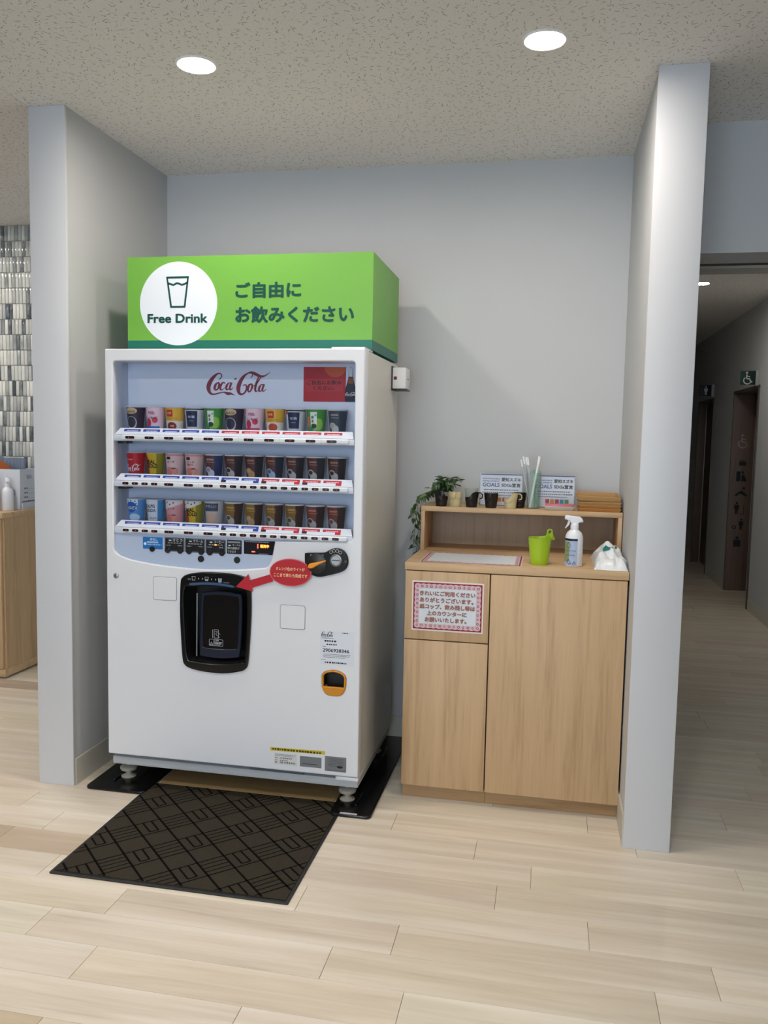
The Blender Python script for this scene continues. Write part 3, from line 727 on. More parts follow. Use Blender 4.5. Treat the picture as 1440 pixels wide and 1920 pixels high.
link('small_print', lines_mesh([(1.104,1.165,.212-.006*i,.0028) for i in range(6)] + [(1.10,1.17,.164,.003)], 'F', YF-.0011), flat_print('55585c'), g2)
flat('oval_mark', [ell(1.150,.181,.012,.005,18)], YF-.0012, M_BLKM, g2)
# service box on the right flank, near the back
sb = rbox('service_box', X1+.002, X1+.062, -.31, -.20, 1.712, 1.806, M_WHITEP, vm, .003)
rbox('box_backplate', X1-.002, X1+.003, -.316, -.19, 1.706, 1.812, M_BLKM, sb, .001)
rbox('box_underside', X1+.002, X1+.064, -.312, -.198, 1.706, 1.711, M_BLKM, sb, .001)
flat('red_mark', [rect(X1+.008,1.752,X1+.022,1.766)], -.3104, flat_print('6a1f38'), sb)
flat('side_mark', [rect(-.27,1.755,-.235,1.760)], X1+.0624, flat_print('5a4a40'), sb, ori='R')

# ---- drip plates under the machine
for x0, x1, side in ((.062, .330, 'left'), (1.120, 1.288, 'right')):
    t_ = thing('floor_plate', 'flat glossy black plate under the %s feet of the vending machine' % side, 'floor plate', ((x0+x1)/2, -.45, 0), 'black plates under the vending machine')
    o = flat('plate', [rrect(x0, -.915, x1, -.012, .022, 6)], .012, M_BLK, t_, .012, .004, ori='T', smooth=50, seg=2)
    for fy in (-.775, -.23):
        fx = X0+.045 if side == 'left' else X1-.062
        rbox('foot_guide', fx+.045, fx+.054, fy-.06, fy+.06, .0115, .020, M_BLK, t_, .003) if side == 'right' else rbox('foot_guide', fx-.040, fx-.033, fy-.06, fy+.06, .0115, .020, M_BLK, t_, .003)
flat('reflective_strip', [rect(1.163,-.910,1.232,-.898)], .0126, mat('silver_strip', 'e6eaee', .2, .3), t_, .0006, ori='T')

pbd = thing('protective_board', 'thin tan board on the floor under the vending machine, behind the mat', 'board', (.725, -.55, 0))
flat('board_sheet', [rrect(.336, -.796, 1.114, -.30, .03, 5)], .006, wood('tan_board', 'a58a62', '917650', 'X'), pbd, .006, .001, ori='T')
# ---- sign box on top
SX0, SX1, SYF, SYB, SZ0, SZB, SZ1 = .1708, 1.2197, -.7248, -.166, 1.839, 1.8784, 2.2191
sg = thing('free_drink_sign', 'bright green sign box with white circle and Japanese lettering on top of the machine', 'sign', (.695, -.44, SZ0))
M_LIME = mat('lime_board', '6cab3e', .42); M_DKG = mat('dark_green_band', '0a6a5c', .42); M_INKG = flat_print('07493f')
bx = MB().box(SX0, SX1, SYF, SYF+.006, SZB, SZ1).box(SX1-.006, SX1, SYF+.006, SYB, SZB, SZ1).box(SX0, SX0+.006, SYF+.006, SYB, SZB, SZ1).to('green_box', M_LIME, sg)
MB().box(SX0+.006, SX1-.006, SYF+.006, SYB, SZ1-.012, SZ1-.006).to('top_board', mat('plain_board', 'bdbbb5', .7), sg)  # unseen top, made grey so no green light bounces onto the wall
MB().box(SX0+.006, SX1-.006, SYB-.006, SYB, SZB, SZ1-.012).to('back_board', MATS['plain_board'], sg)
MB().box(SX0, SX1, SYF, SYB, SZ0, SZB).to('dark_green_band', M_DKG, sg)
fy = SYF-.0012
dc = flat('white_circle', [ell(.398, 2.028, .171, .170, 72)], fy, mat('white_board', 'dfe6ee', .45), sg, .0012)
fy2 = fy-.0006
gl_o = round_poly([(.345,2.138),(.446,2.138),(.430,2.011),(.363,2.011)][::-1], .003)
gl_i = round_poly([(.3535,2.130),(.4375,2.130),(.4228,2.019),(.3702,2.019)][::-1], .002)
flat('tumbler_symbol', [gl_o, gl_i], fy2, M_INKG, dc)
wv = MB(); ribbon(wv, [(.352,2.112,.008),(.366,2.107,.008),(.378,2.104,.008),(.390,2.110,.008),(.402,2.109,.008),(.414,2.104,.008),(.426,2.107,.008),(.440,2.113,.008)])
me = wv.mesh(); me.transform(at_plane('F', fy2)); link('water_line', me, M_INKG, dc)
text('Free Drink', .261, 1.949, .527, 1.987, fy2, M_INKG, dc, bold=.034)
text('ご自由に', .647, 2.046, .926, 2.110, fy2+.0006, M_INKG, bx, bold=.036)
text('お飲みください', .647, 1.947, 1.145, 2.014, fy2+.0006, M_INKG, bx, bold=.036)

# ================================================================== sample cups in the machine
RT, RB, CH = .0405, .0310, .100
def cone_pt(s, z, lift=.0006):
    r = RB+(RT-RB)*z/CH+lift; a = s/(RB+(RT-RB)*.6); return (r*math.sin(a), -r*math.cos(a), z)
def strip(lo, hi, s0, s1, n=14, lift=.0006):
    vs, fs = [], []
    for i in range(n+1):
        s = s0+(s1-s0)*i/n; a, b_ = lo(s), hi(s)
        for k in range(5): vs.append(cone_pt(s, a+(b_-a)*k/4, lift))
        if i:
            for k in range(4): fs.append(((i-1)*5+k, i*5+k, i*5+k+1, (i-1)*5+k+1))
    return mesh(vs, fs)
def c_rect(s0, s1, z0, z1, lift=.0006): return strip(lambda s: z0, lambda s: z1, s0, s1, 14, lift)
def c_ell(cs, cz, rs, rz, lift=.0009):
    h = lambda s: rz*math.sqrt(max(0, 1-((s-cs)/rs)**2)); return strip(lambda s: cz-h(s), lambda s: cz+h(s), cs-rs, cs+rs, 16, lift)
def c_text(s, cs, cz, wd, h, bold=.02, lift=.0014):
    me = text_mesh(s, cs-wd/2, cz-h/2, cs+wd/2, cz+h/2, bold)
    for v in me.vertices: v.co = cone_pt(v.co.x, v.co.y, lift+v.co.z)
    return me
def c_logo(cs, cz, wd, h, lift=.0014):
    me = script_logo(cs-wd/2, cz-h/2, cs+wd/2, cz+h/2)
    for v in me.vertices: v.co = cone_pt(v.co.x, v.co.y, lift+v.co.z)
    return me
CUPS = {}
cup_me = MB().shell([(0,.002),(RB,.002),(RB,0),(RB+.0002,.002),(RT-.0001,CH-.001),(RT+.0012,CH-.0008),(RT,CH),(RT-.001,CH-.001),(RB-.001,.004),(0,.004)], n=32).mesh()
cup_me.shade_smooth(); cup_me.set_sharp_from_angle(angle=.7)
def cup_parts(kind):
    """list of (name, mesh, material)"""
    P = []
    def a(name, me, c):
        me.materials.clear(); me.materials.append(flat_print(c)); me.shade_smooth(); P.append((name, me))
    def georgia(band, inner, cup, gold, blend):
        a('printed_panel', c_rect(-.036,-.012+.024,.010,.094), band); a('printed_panel', c_rect(.012,.052,.008,.094), inner)
        a('label_disc', c_ell(-.006,.070,.022,.024), band)
        a('lettering', c_text('GEORGIA', -.004,.078,.030,.007), gold); a('lettering', c_text('ORIGINAL', -.002,.067,.030,.0035,.0), gold)
        a('printed_cup', c_ell(-.002,.020,.016,.018,.0012), cup); a('printed_cup', c_ell(-.014,.036,.014,.012,.0014), cup); a('printed_coffee', c_ell(-.014,.036,.010,.008,.0018), blend)
    if kind == 'black':
        a('printed_panel', c_rect(-.055,.055,.004,.097), '33273a'); a('label_disc', c_ell(-.006,.083,.026,.013), 'c9b183'); a('lettering', c_text('BLACK', -.004,.080,.036,.009), '43303a')
        a('printed_cup', c_ell(-.006,.034,.025,.027,.0010), 'b9b3b8'); a('printed_coffee', c_ell(-.006,.037,.021,.022,.0014), '2a2b3e')
    if kind in ('berry_blue', 'berry_pink'):
        a('printed_panel', c_rect(-.055,.055,.004,.097), 'e2c4cf'); a('printed_band', c_rect(-.048,.034,.004,.022,.0009), '2c6fb4' if kind == 'berry_blue' else 'c2486a')
        a('printed_fruit', c_ell(-.016,.036,.013,.017,.0012), 'c22f4e'); a('printed_fruit', c_ell(.013,.047,.012,.012,.0012), 'c93a54'); a('red_corner', c_rect(-.036,-.030,.078,.094,.0012), 'a32740')
        a('lettering', c_text('いちご', .002,.056,.044,.011,.03), '4c1626'); a('lettering', c_text('Milk', .000,.076,.026,.013), 'b04a66')
    if kind in ('tea_ice', 'tea_hot'):
        a('printed_panel', c_rect(-.055,.055,.045,.097), 'd9a93c'); a('printed_panel', c_rect(-.055,.055,.004,.045), 'ded6c6')
        a('red_square', c_rect(-.022,.006,.062,.089,.0012), 'b4322f'); a('lettering', c_text('紅茶', -.008,.076,.018,.009), 'e6c77a'); a('lettering', c_text('STRAIGHT TEA', .000,.054,.050,.005,0), '7a5a1c')
        if kind == 'tea_ice': a('printed_glass', c_ell(.000,.022,.022,.018,.0012), '7d2626'); a('lettering', c_text('ICE', .002,.024,.016,.007), 'e6d8c8')
        else: a('printed_tea', c_ell(.000,.026,.021,.015,.0012), 'b8402e')
    if kind in ('white_can', 'white_can_hot'):
        a('printed_panel', c_rect(-.055,.055,.004,.090), 'c8cad0'); a('dark_rim_band', c_rect(-.055,.055,.090,.095), '2a2c36')
        a('navy_panel', strip(lambda s: .022+.05*s*s*4, lambda s: .086-.05*s*s*4, -.024, .024, 12, .0010), '1d2746'); a('lettering', c_text('甘酒', .0,.062,.028,.010), 'b9c2dc')
        a('lettering', c_text('AMA', .0,.046,.020,.005), '8a94b6')
        if kind == 'white_can_hot': a('red_dot', c_ell(-.030,.084,.006,.008,.0012), 'b2342e')
    if kind in ('green', 'green_hot'):
        a('printed_panel', c_rect(-.055,.055,.004,.097), '3f8a3c'); a('pale_glow', c_ell(.016,.040,.020,.024,.0009), '8cbb4c')
        a('white_label', c_rect(-.016,.010,.030,.088,.0012), 'dfe8d8'); a('dark_mark', c_ell(-.002,.034,.012,.009,.0016), '14412e'); a('lettering', c_text('緑', -.007,.068,.010,.012), '1a3a26'); a('lettering', c_text('茶', -.007,.052,.010,.012), '1a3a26'); a('lettering', c_text('冷', .005,.076,.008,.010), '1a3a26')
        a('lettering', c_text('三', .0,.018,.016,.008), 'cfe0c0')
        if kind == 'green_hot': a('orange_edge', c_rect(-.034,-.020,.030,.070,.0012), 'c87a4a')
    if kind == 'teal': georgia('33404e', '2c3d4d', 'b9b7b2', 'c7b5a2', 'b0a090')
    if kind == 'cola':
        a('printed_panel', c_rect(-.055,.055,.004,.097), 'b81c2c'); a('script_logo', c_logo(-.002,.036,.074,.034), 'efe6e6'); a('lettering', c_text('DRINK', -.016,.070,.034,.004,0), 'efd8d8')
    if kind in ('gold', 'gold_dots'):
        a('printed_panel', c_rect(-.055,.055,.004,.097), 'c9a916'); a('red_panel', strip(lambda s: .004, lambda s: .050-1.5*s, -.046, -.014, 10, .0009), 'a8321e'); a('olive_panel', c_rect(.018,.055,.004,.097,.0008), '8c8420')
        a('lettering', c_text('REAL', -.006,.062,.042,.016,.04), '14140e'); a('lettering', c_text('GOLD', .000,.045,.046,.016,.04), '14140e')
        if kind == 'gold_dots':
            a('white_panel', strip(lambda s: .072+.4*s, lambda s: .097, -.046, .040, 12, .0016), 'd6d2cc')
            for s_, z_ in ((-.026,.084),(-.012,.090),(.002,.086),(.014,.092)): a('dot', c_ell(s_, z_, .003, .003, .002), '22222a')
    if kind in ('peach', 'peach_clear', 'peach_dots'):
        a('printed_panel', c_rect(-.055,.055,.004,.097), {'peach': 'd9bcb8', 'peach_clear': 'd9b6ae', 'peach_dots': 'd5989c'}[kind]); a('pink_rim_band', c_rect(-.055,.055,.088,.096,.0008), 'c98a8c')
        a('printed_fruit', c_ell(-.010,.026,.016,.017,.0012), 'd77a72'); a('printed_fruit', c_ell(.014,.028,.014,.013,.0014), 'dd9080'); a('printed_leaf', c_ell(.008,.038,.010,.003,.002), '6a4a3c')
        a('black_square', c_rect(-.022,-.004,.074,.085,.0012), '241c20'); a('lettering', c_text('ピーチ', -.002,.064,.030,.010), '5a3038')
        if kind == 'peach_clear': a('lettering', c_text('割り', -.006,.054,.026,.008), 'a82c44')
        if kind == 'peach_dots':
            a('white_panel', strip(lambda s: .070+.35*s, lambda s: .097, -.046, .046, 12, .0016), 'd9ced0')
            for s_, z_ in ((-.030,.084),(-.018,.090),(-.006,.082),(.008,.089)): a('dot', c_ell(s_, z_, .003, .003, .002), '6a2c3a')
    if kind == 'navy': georgia('5a2a32', '22345e', 'c2c4cc', 'd8c2b4', '8c90a0')
    if kind == 'brown': georgia('4a2622', '241e28', 'b4b0ac', 'c99a7c', '2e2a2c')
    if kind == 'brown_latte': georgia('4a2622', '241e28', 'b98a5c', 'c99a7c', 'c9a070')
    if kind == 'brown_ice': georgia('4e2824', '22283c', '9db4cc', 'c98a5c', '5a6a80')
    if kind == 'bronze': georgia('7c5a1e', '3a2420', 'a8a49c', 'd9b76a', '4a4440')
    if kind == 'bronze_latte': georgia('80601f', '38241f', 'b0926a', 'd9b76a', 'c0a078')
    if kind == 'russet': georgia('6e3020', '33201e', 'a8a49e', 'd8a48a', '3c3634')
    if kind == 'russet_swirl': georgia('6c2f22', '33201e', 'a8a49e', 'd8a48a', '57504c')
    if kind == 'milk_blue':
        a('printed_panel', c_rect(-.055,.055,.004,.097), '4f8cc4'); a('white_panel', c_rect(-.050,.020,.074,.097,.0009), 'd5dde6'); a('blue_disc', c_ell(-.008,.066,.024,.022,.0012), '1f5aa4')
        a('lettering', c_text('カルピス', -.004,.062,.042,.014,.03), 'e6eaf0'); a('printed_milk', c_ell(.004,.022,.026,.016,.0014), 'b9d2e8')
        for s_, z_ in ((-.02,.092),(-.006,.093),(.010,.090),(.014,.080)): a('dot', c_ell(s_, z_, .003, .003, .002), '2c64aa')
    if kind == 'soda_white':
        a('printed_panel', c_rect(-.055,.055,.004,.097), 'cfd8de'); a('blue_panel', c_rect(.022,.055,.004,.097,.0009), '3f86b8')
        a('lettering', c_text('CALPIS', -.010,.072,.044,.014,.02), '2a3a52'); a('lettering', c_text('SODA', -.006,.054,.042,.014,.02), '2a3a52'); a('lettering', c_text('カルピス', .002,.022,.032,.008,.03), 'b0303c')
    if kind == 'cafe':
        a('printed_panel', c_rect(-.055,.055,.004,.097), 'b9b4b0'); a('dark_panel', c_rect(-.034,.028,.060,.092,.0009), '39465a'); a('lettering', c_text('やさしい', -.002,.080,.046,.010), 'c9ced6')
        a('printed_drink', c_ell(-.002,.028,.024,.026,.0012), 'c9a890')
    return P
KDESC = {'black': 'dark purple coffee cup with tan oval', 'berry_blue': 'pink strawberry cup with blue band', 'berry_pink': 'pink strawberry cup with rose band', 'tea_ice': 'yellow tea cup with dark tea picture',
 'tea_hot': 'yellow tea cup with orange tea oval', 'white_can': 'white cup with navy panel', 'white_can_hot': 'white cup with navy panel and red dot', 'green': 'green tea cup with white label', 'green_hot': 'green tea cup with orange edge',
 'teal': 'slate blue coffee cup', 'cola': 'red cola cup with white script', 'gold': 'yellow and red cup with black lettering', 'gold_dots': 'yellow cup with spotted white top', 'peach': 'pale pink peach cup', 'peach_clear': 'pale pink peach cup with red lettering',
 'peach_dots': 'pink peach cup with spotted top', 'navy': 'navy and maroon coffee cup', 'brown': 'dark brown coffee cup', 'brown_latte': 'dark brown cup with milky drink', 'brown_ice': 'dark brown cup with icy blue picture',
 'bronze': 'bronze coffee cup with grey cup picture', 'bronze_latte': 'bronze coffee cup with milky drink', 'russet': 'reddish brown coffee cup', 'russet_swirl': 'reddish brown cup with cream swirl', 'milk_blue': 'blue and white cup with blue disc', 'soda_white': 'white soda cup with blue side', 'cafe': 'pale cup with slate panel and beige drink'}
ROWS = [('top', ['black','berry_blue','tea_ice','white_can','green','black','berry_pink','tea_hot','white_can_hot','green_hot','teal']),
        ('middle', ['cola','gold','peach','peach_clear','navy','brown','brown_latte','brown_ice','brown','brown','brown']),
        ('bottom', ['milk_blue','soda_white','peach_dots','gold_dots','cafe','bronze','bronze_latte','bronze','bronze','russet','russet_swirl'])]
ORD = ['first','second','third','fourth','fifth','sixth','seventh','eighth','ninth','tenth','last']
cup_me.materials.append(mat('paper_cup', 'c9ccd2', .5))
for r, (rn, kinds) in enumerate(ROWS):
    for i, k in enumerate(kinds):
        x = .241 + .0860*i; z = SHELF_Z[r]
        lab = '%s, %s from left on the %s shelf' % (KDESC[k], ORD[i], rn) if i < 10 else '%s, rightmost on the %s shelf' % (KDESC[k], rn)
        t_ = thing('sample_cup', lab, 'cup', (x, -.788, z), 'sample cups in the vending machine window')
        link('cup', cup_me, None, t_, True)
        if k not in CUPS: CUPS[k] = cup_parts(k)
        for nm, me in CUPS[k]: link(nm, me, None, t_, True)

# ================================================================== door mat
MX0, MX1, MY0, MY1 = .312, 1.158, -1.558, -.800
dm = thing('door_mat', 'dark brown entrance mat with woven line pattern and rubber edge', 'mat', ((MX0+MX1)/2, (MY0+MY1)/2, 0))
flat('rubber_border', [rrect(MX0, MY0, MX1, MY1, .006)], .005, mat('black_rubber', '17181a', .5), dm, .005, .0018, ori='T', smooth=40)
tm = NT('mat_pile'); f_ = tm.noise(tm.coords(), 500, 2); f2_ = tm.noise(tm.coords(), 30, 3)
tm.l(tm.mix(f_, lin('2a261f'), lin('4a453a')), tm.b.inputs['Base Color']); tm.b.inputs['Roughness'].default_value = .95; tm.b.inputs['Specular IOR Level'].default_value = .1
tm.bump(f_, .8, .003)
flat('pile', [rect(MX0+.012, MY0+.016, MX1-.012, MY1-.004)], .0075, tm.m, dm, .004, ori='T')
M_LINE = mat('mat_line', '0c0a0a', .95, spec=.1)
pb = MB(); CELL = .098
def clip_seg(p, q):
    a, b_, c, d_ = MX0+.013, MX1-.013, MY0+.017, MY1-.005
    t0, t1 = 0, 1; dx, dy = q[0]-p[0], q[1]-p[1]
    for pp, qq in ((-dx, p[0]-a), (dx, b_-p[0]), (-dy, p[1]-c), (dy, d_-p[1])):
        if abs(pp) < 1e-9:
            if qq < 0: return None
        else:
            r_ = qq/pp
            if pp < 0: t0 = max(t0, r_)
            else: t1 = min(t1, r_)
    return None if t0 >= t1 else ((p[0]+dx*t0, p[1]+dy*t0), (p[0]+dx*t1, p[1]+dy*t1))
def seg(u0, v0, u1, v1, wd):
    A = math.radians(-45); cx, cy = .36, -.836
    def W(u, v): return (cx+u*math.cos(A)-v*math.sin(A), cy+u*math.sin(A)+v*math.cos(A))
    s_ = clip_seg(W(u0, v0), W(u1, v1))
    if not s_: return
    (ax, ay), (bx_, by_) = s_; l = math.hypot(bx_-ax, by_-ay)
    if l < .002: return
    nx, ny = -(by_-ay)/l*wd/2, (bx_-ax)/l*wd/2
    pb.add([(ax+nx,ay+ny,.0079),(ax-nx,ay-ny,.0079),(bx_-nx,by_-ny,.0079),(bx_+nx,by_+ny,.0079)], [(0,1,2,3)])
for j in range(-9, 9):
    seg(-1.5, j*CELL, 1.5, j*CELL, .008)
    for i in range(-12, 13):
        u, v = i*CELL, j*CELL; ty = (i + 2*j) % 4
        seg(u, v, u, v+CELL, .0055)
        if ty == 1:
            for q in (.25, .5, .75): seg(u+CELL*q, v, u+CELL*q, v+CELL, .0045)
        if ty == 3:
            for q in (.33, .66): seg(u, v+CELL*q, u+CELL*.85, v+CELL*q, .007)
            seg(u+CELL*.85, v+CELL*.33, u+CELL*.85, v+CELL*.66, .006)
pb.to('woven_lines', M_LINE, dm)
text('SERVICE', 1.098, -1.550, 1.130, -1.546, .0052, flat_print('4a4a4a'), dm, ori='T', name='edge_mark')

# ================================================================== counter cabinet
KX0, KX1, KYF = 1.3664, 2.2425, -.6929
KT, KZ = .9635, .9939
kc = thing('counter_cabinet', 'light oak counter cabinet with drawer front and two doors beside the machine', 'cabinet', ((KX0+KX1)/2, -.35, 0))
MB().box(KX0+.002, KX0+.020, KYF+.022, -.012, .064, KT).box(KX1-.020, KX1-.002, KYF+.022, -.012, .064, KT).box(KX0+.006, KX0+.020, -.63, -.012, .0, .064).box(KX1-.020, KX1-.006, -.63, -.012, .0, .064).box(KX0+.02, KX1-.02, KYF+.022, -.012, .064, .08).box(KX0+.02, KX1-.02, -.02, -.012, .08, KT).box(1.704, 1.722, KYF+.024, -.02, .08, KT).box(KX0+.02, KX1-.02, KYF+.022, KYF+.1, KT-.02, KT).box(KX0+.02, 1.704, KYF+.024, -.02, .668, .684).to('carcass', mat('dark_gap_board', '4a3826', .7), kc)
rbox('plinth', KX0+.004, 1.7135, -.653, -.636, .001, .064, M_OAKK, kc, .001); rbox('plinth', 1.7145, KX1-.004, -.653, -.636, .001, .064, M_OAKK, kc, .001)
rbox('drawer_front', KX0+.003, 1.7095, KYF, KYF+.020, .6800, KT-.004, M_OAKV, kc, .001)
rbox('door', KX0+.003, 1.7095, KYF, KYF+.020, .064, .6755, M_OAKV, kc, .001)
rbox('door', 1.7145, KX1-.004, KYF, KYF+.020, .064, KT-.004, M_OAKV, kc, .001)
wt = rbox('worktop', KX0-.0005, KX1, KYF-.0015, -.010, KT, KZ, M_OAKH, None, .001)
finish(wt, 'light oak worktop lying over the counter cabinet', 'worktop')
HZ, HYF = 1.1913, -.2946
hu = thing('hutch_shelf', 'low open oak hutch standing at the back of the worktop', 'shelf', ((KX0+KX1)/2, -.15, KZ))
rbox('side_panel', KX0, KX0+.0175, HYF, -.012, KZ, HZ-.022, M_OAKV, hu, .0008); rbox('side_panel', KX1-.0175, KX1, HYF, -.012, KZ, HZ-.022, M_OAKV, hu, .0008)
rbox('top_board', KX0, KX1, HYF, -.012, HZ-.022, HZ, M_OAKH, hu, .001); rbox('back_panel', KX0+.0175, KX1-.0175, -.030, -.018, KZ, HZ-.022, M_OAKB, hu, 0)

# notices
def lace_notice(name, label, P, ori, d, lines):
    """P: (x0, a0, x1, a1); laminated sheet, wine border, lace edge"""
    x0, a0, x1, a1 = P; up = -1 if ori == 'F' else 1
    t_ = thing(name, label, 'notice', ((x0+x1)/2, d if ori == 'F' else (a0+a1)/2, (a0+a1)/2 if ori == 'F' else d))
    e = .0005*up
    flat('laminate', [rrect(x0, a0, x1, a1, .003)], d+e, mat('laminate_white', 'e6d9d4', .25), t_, .0005, ori=ori)
    flat('wine_border', [rect(x0+.006, a0+.006, x1-.006, a1-.006)], d+2*e, flat_print('8a1f30'), t_, .0004, ori=ori)
    def wavy(m, amp, n1, n2):
        L = []; xa, xb, za, zb = x0+m, x1-m, a0+m, a1-m
        for i in range(n1*4): L.append((xa+(xb-xa)*i/(n1*4), za+amp*abs(math.sin(PI*i/4))*-1))
        for i in range(n2*4): L.append((xb+amp*abs(math.sin(PI*i/4)), za+(zb-za)*i/(n2*4)))
        for i in range(n1*4): L.append((xb-(xb-xa)*i/(n1*4), zb+amp*abs(math.sin(PI*i/4))))
        for i in range(n2*4): L.append((xa-amp*abs(math.sin(PI*i/4)), zb-(zb-za)*i/(n2*4)))
        return L
    flat('lace_edge', [wavy(.0135, .003, 12, 8)], d+3*e, flat_print('d7b9bf'), t_, .0003, ori=ori)
    k = MB()
    for i in range(14):
        for s_ in (0, 1):
            cx = x0+.022+(x1-x0-.044)*i/13; cz = (a0+.022) if s_ == 0 else (a1-.022)
            L = ell(cx, cz, .0062 if i % 2 else .004, .0052, 10); k.add([(p[0], p[1], 0) for p in L] + [(cx+(p[0]-cx)*.55, cz+(p[1]-cz)*.55, 0) for p in L], [(q, (q+1) % 10, 10+(q+1) % 10, 10+q) for q in range(10)])
    for i in range(1, 9):
        for s_ in (0, 1):
            cz = a0+.022+(a1-a0-.044)*i/9; cx = (x0+.022) if s_ == 0 else (x1-.022)
            L = ell(cx, cz, .005, .0056 if i % 2 else .0035, 10); k.add([(p[0], p[1], 0) for p in L] + [(cx+(p[0]-cx)*.55, cz+(p[1]-cz)*.55, 0) for p in L], [(q, (q+1) % 10, 10+(q+1) % 10, 10+q) for q in range(10)])
    me = k.mesh(); me.transform(at_plane(ori, d+4.4*e)); link('lace_rings', me, flat_print('8f5562'), t_)
    flat('white_centre', [rrect(x0+.030, a0+.030, x1-.030, a1-.030, .006)], d+3.6*e, flat_print('d6dde4'), t_, .0002, ori=ori)
    for s_, q0, q1, b0, b1 in lines:
        text(s_, q0, b0, q1, b1, d+5*e, flat_print('6a5560'), t_, ori=ori, bold=.055, name='lettering_outline')
        text(s_, q0, b0, q1, b1, d+6*e, flat_print('b0705a'), t_, ori=ori, bold=.02)
    return t_
lace_notice('drawer_notice', 'laminated notice with wine-red lace border on the drawer front', (1.398, .717, 1.688, .921), 'F', KYF-.0006,
    [('きれいにご利用ください', 1.430, 1.655, .861, .882), ('ありがとうございます。', 1.430, 1.648, .834, .855), ('紙コップ、飲み残し等は', 1.430, 1.655, .807, .828), ('上のカウンターに', 1.460, 1.622, .781, .801), ('お願いいたします。', 1.452, 1.622, .754, .774)])
lace_notice('counter_notice', 'laminated blank sheet with wine-red lace border lying on the worktop', (1.420, -.672, 1.832, -.366), 'T', KZ+.0006, [])

# ---- things on the worktop
def lathe_thing(name, prof, m, parent, c, n=36, sm=45, **k): return MB().lathe(prof, c, n, **k).to(name, m, parent, smooth=sm)
# lime tub
tb = thing('lime_tub', 'small lime green plastic tub with a holed tab on its rim', 'tub', (1.899, -.585, KZ))
vs, fs = [], []; n = 40; c = (1.899, -.585, KZ)
def tubr(t, a): return (.0335+.0125*t)
prof = [(0,.0),(.0,.03)]
rings = []
def ring(rad, zf):
    return [(c[0]+rad*1.02*math.cos(2*PI*i/n), c[1]+rad*.9*math.sin(2*PI*i/n), c[2]+zf(2*PI*i/n)) for i in range(n)]
def top(a, base=.108):
    d_ = math.cos(a-math.radians(25)); return base + (.010*max(0, d_)**3)
rings = [ring(.0001, lambda a: 0), ring(.033, lambda a: 0), ring(.0345, lambda a: .002)] + [ring(.0345+.0115*q, lambda a, q=q: .002+(top(a)-.002)*q) for q in (.25,.5,.75,1)]
rings += [ring(.0465, lambda a: top(a)+.0012), ring(.0440, lambda a: top(a))] + [ring(.0345+.0092*q, lambda a, q=q: .004+(top(a)-.004)*q) for q in (.66,.33,.02)] + [ring(.0001, lambda a: .004)]
for R_ in rings: vs += R_
for j in range(len(rings)-1):
    for i in range(n): k_ = (i+1) % n; fs.append((j*n+i, j*n+k_, (j+1)*n+k_, (j+1)*n+i))
M_LIMEP = mat('lime_plastic', 'a2c426', .35)
link('tub_body', mesh(vs, fs), M_LIMEP, tb, smooth=50)
tabm = curve_mesh([round_poly([(-.026,-.012,.01),(-.012,.006,.01),(-.010,.030,.01),(.010,.030,.01),(.012,.006,.01),(.024,-.012,.01)][::-1], .01), ell(0,.0185,.0058,.0062,16)], .003, .001)
tabm.materials.clear(); tabm.transform(Matrix.Translation((c[0]+.038, c[1]+.018, c[2]+.112)) @ Matrix.Rotation(math.radians(30), 4, 'Z') @ Matrix.Diagonal((1.2, 1, 1.1, 1)) @ ORI['F'])
link('hanging_tab', tabm, M_LIMEP, tb, smooth=50)

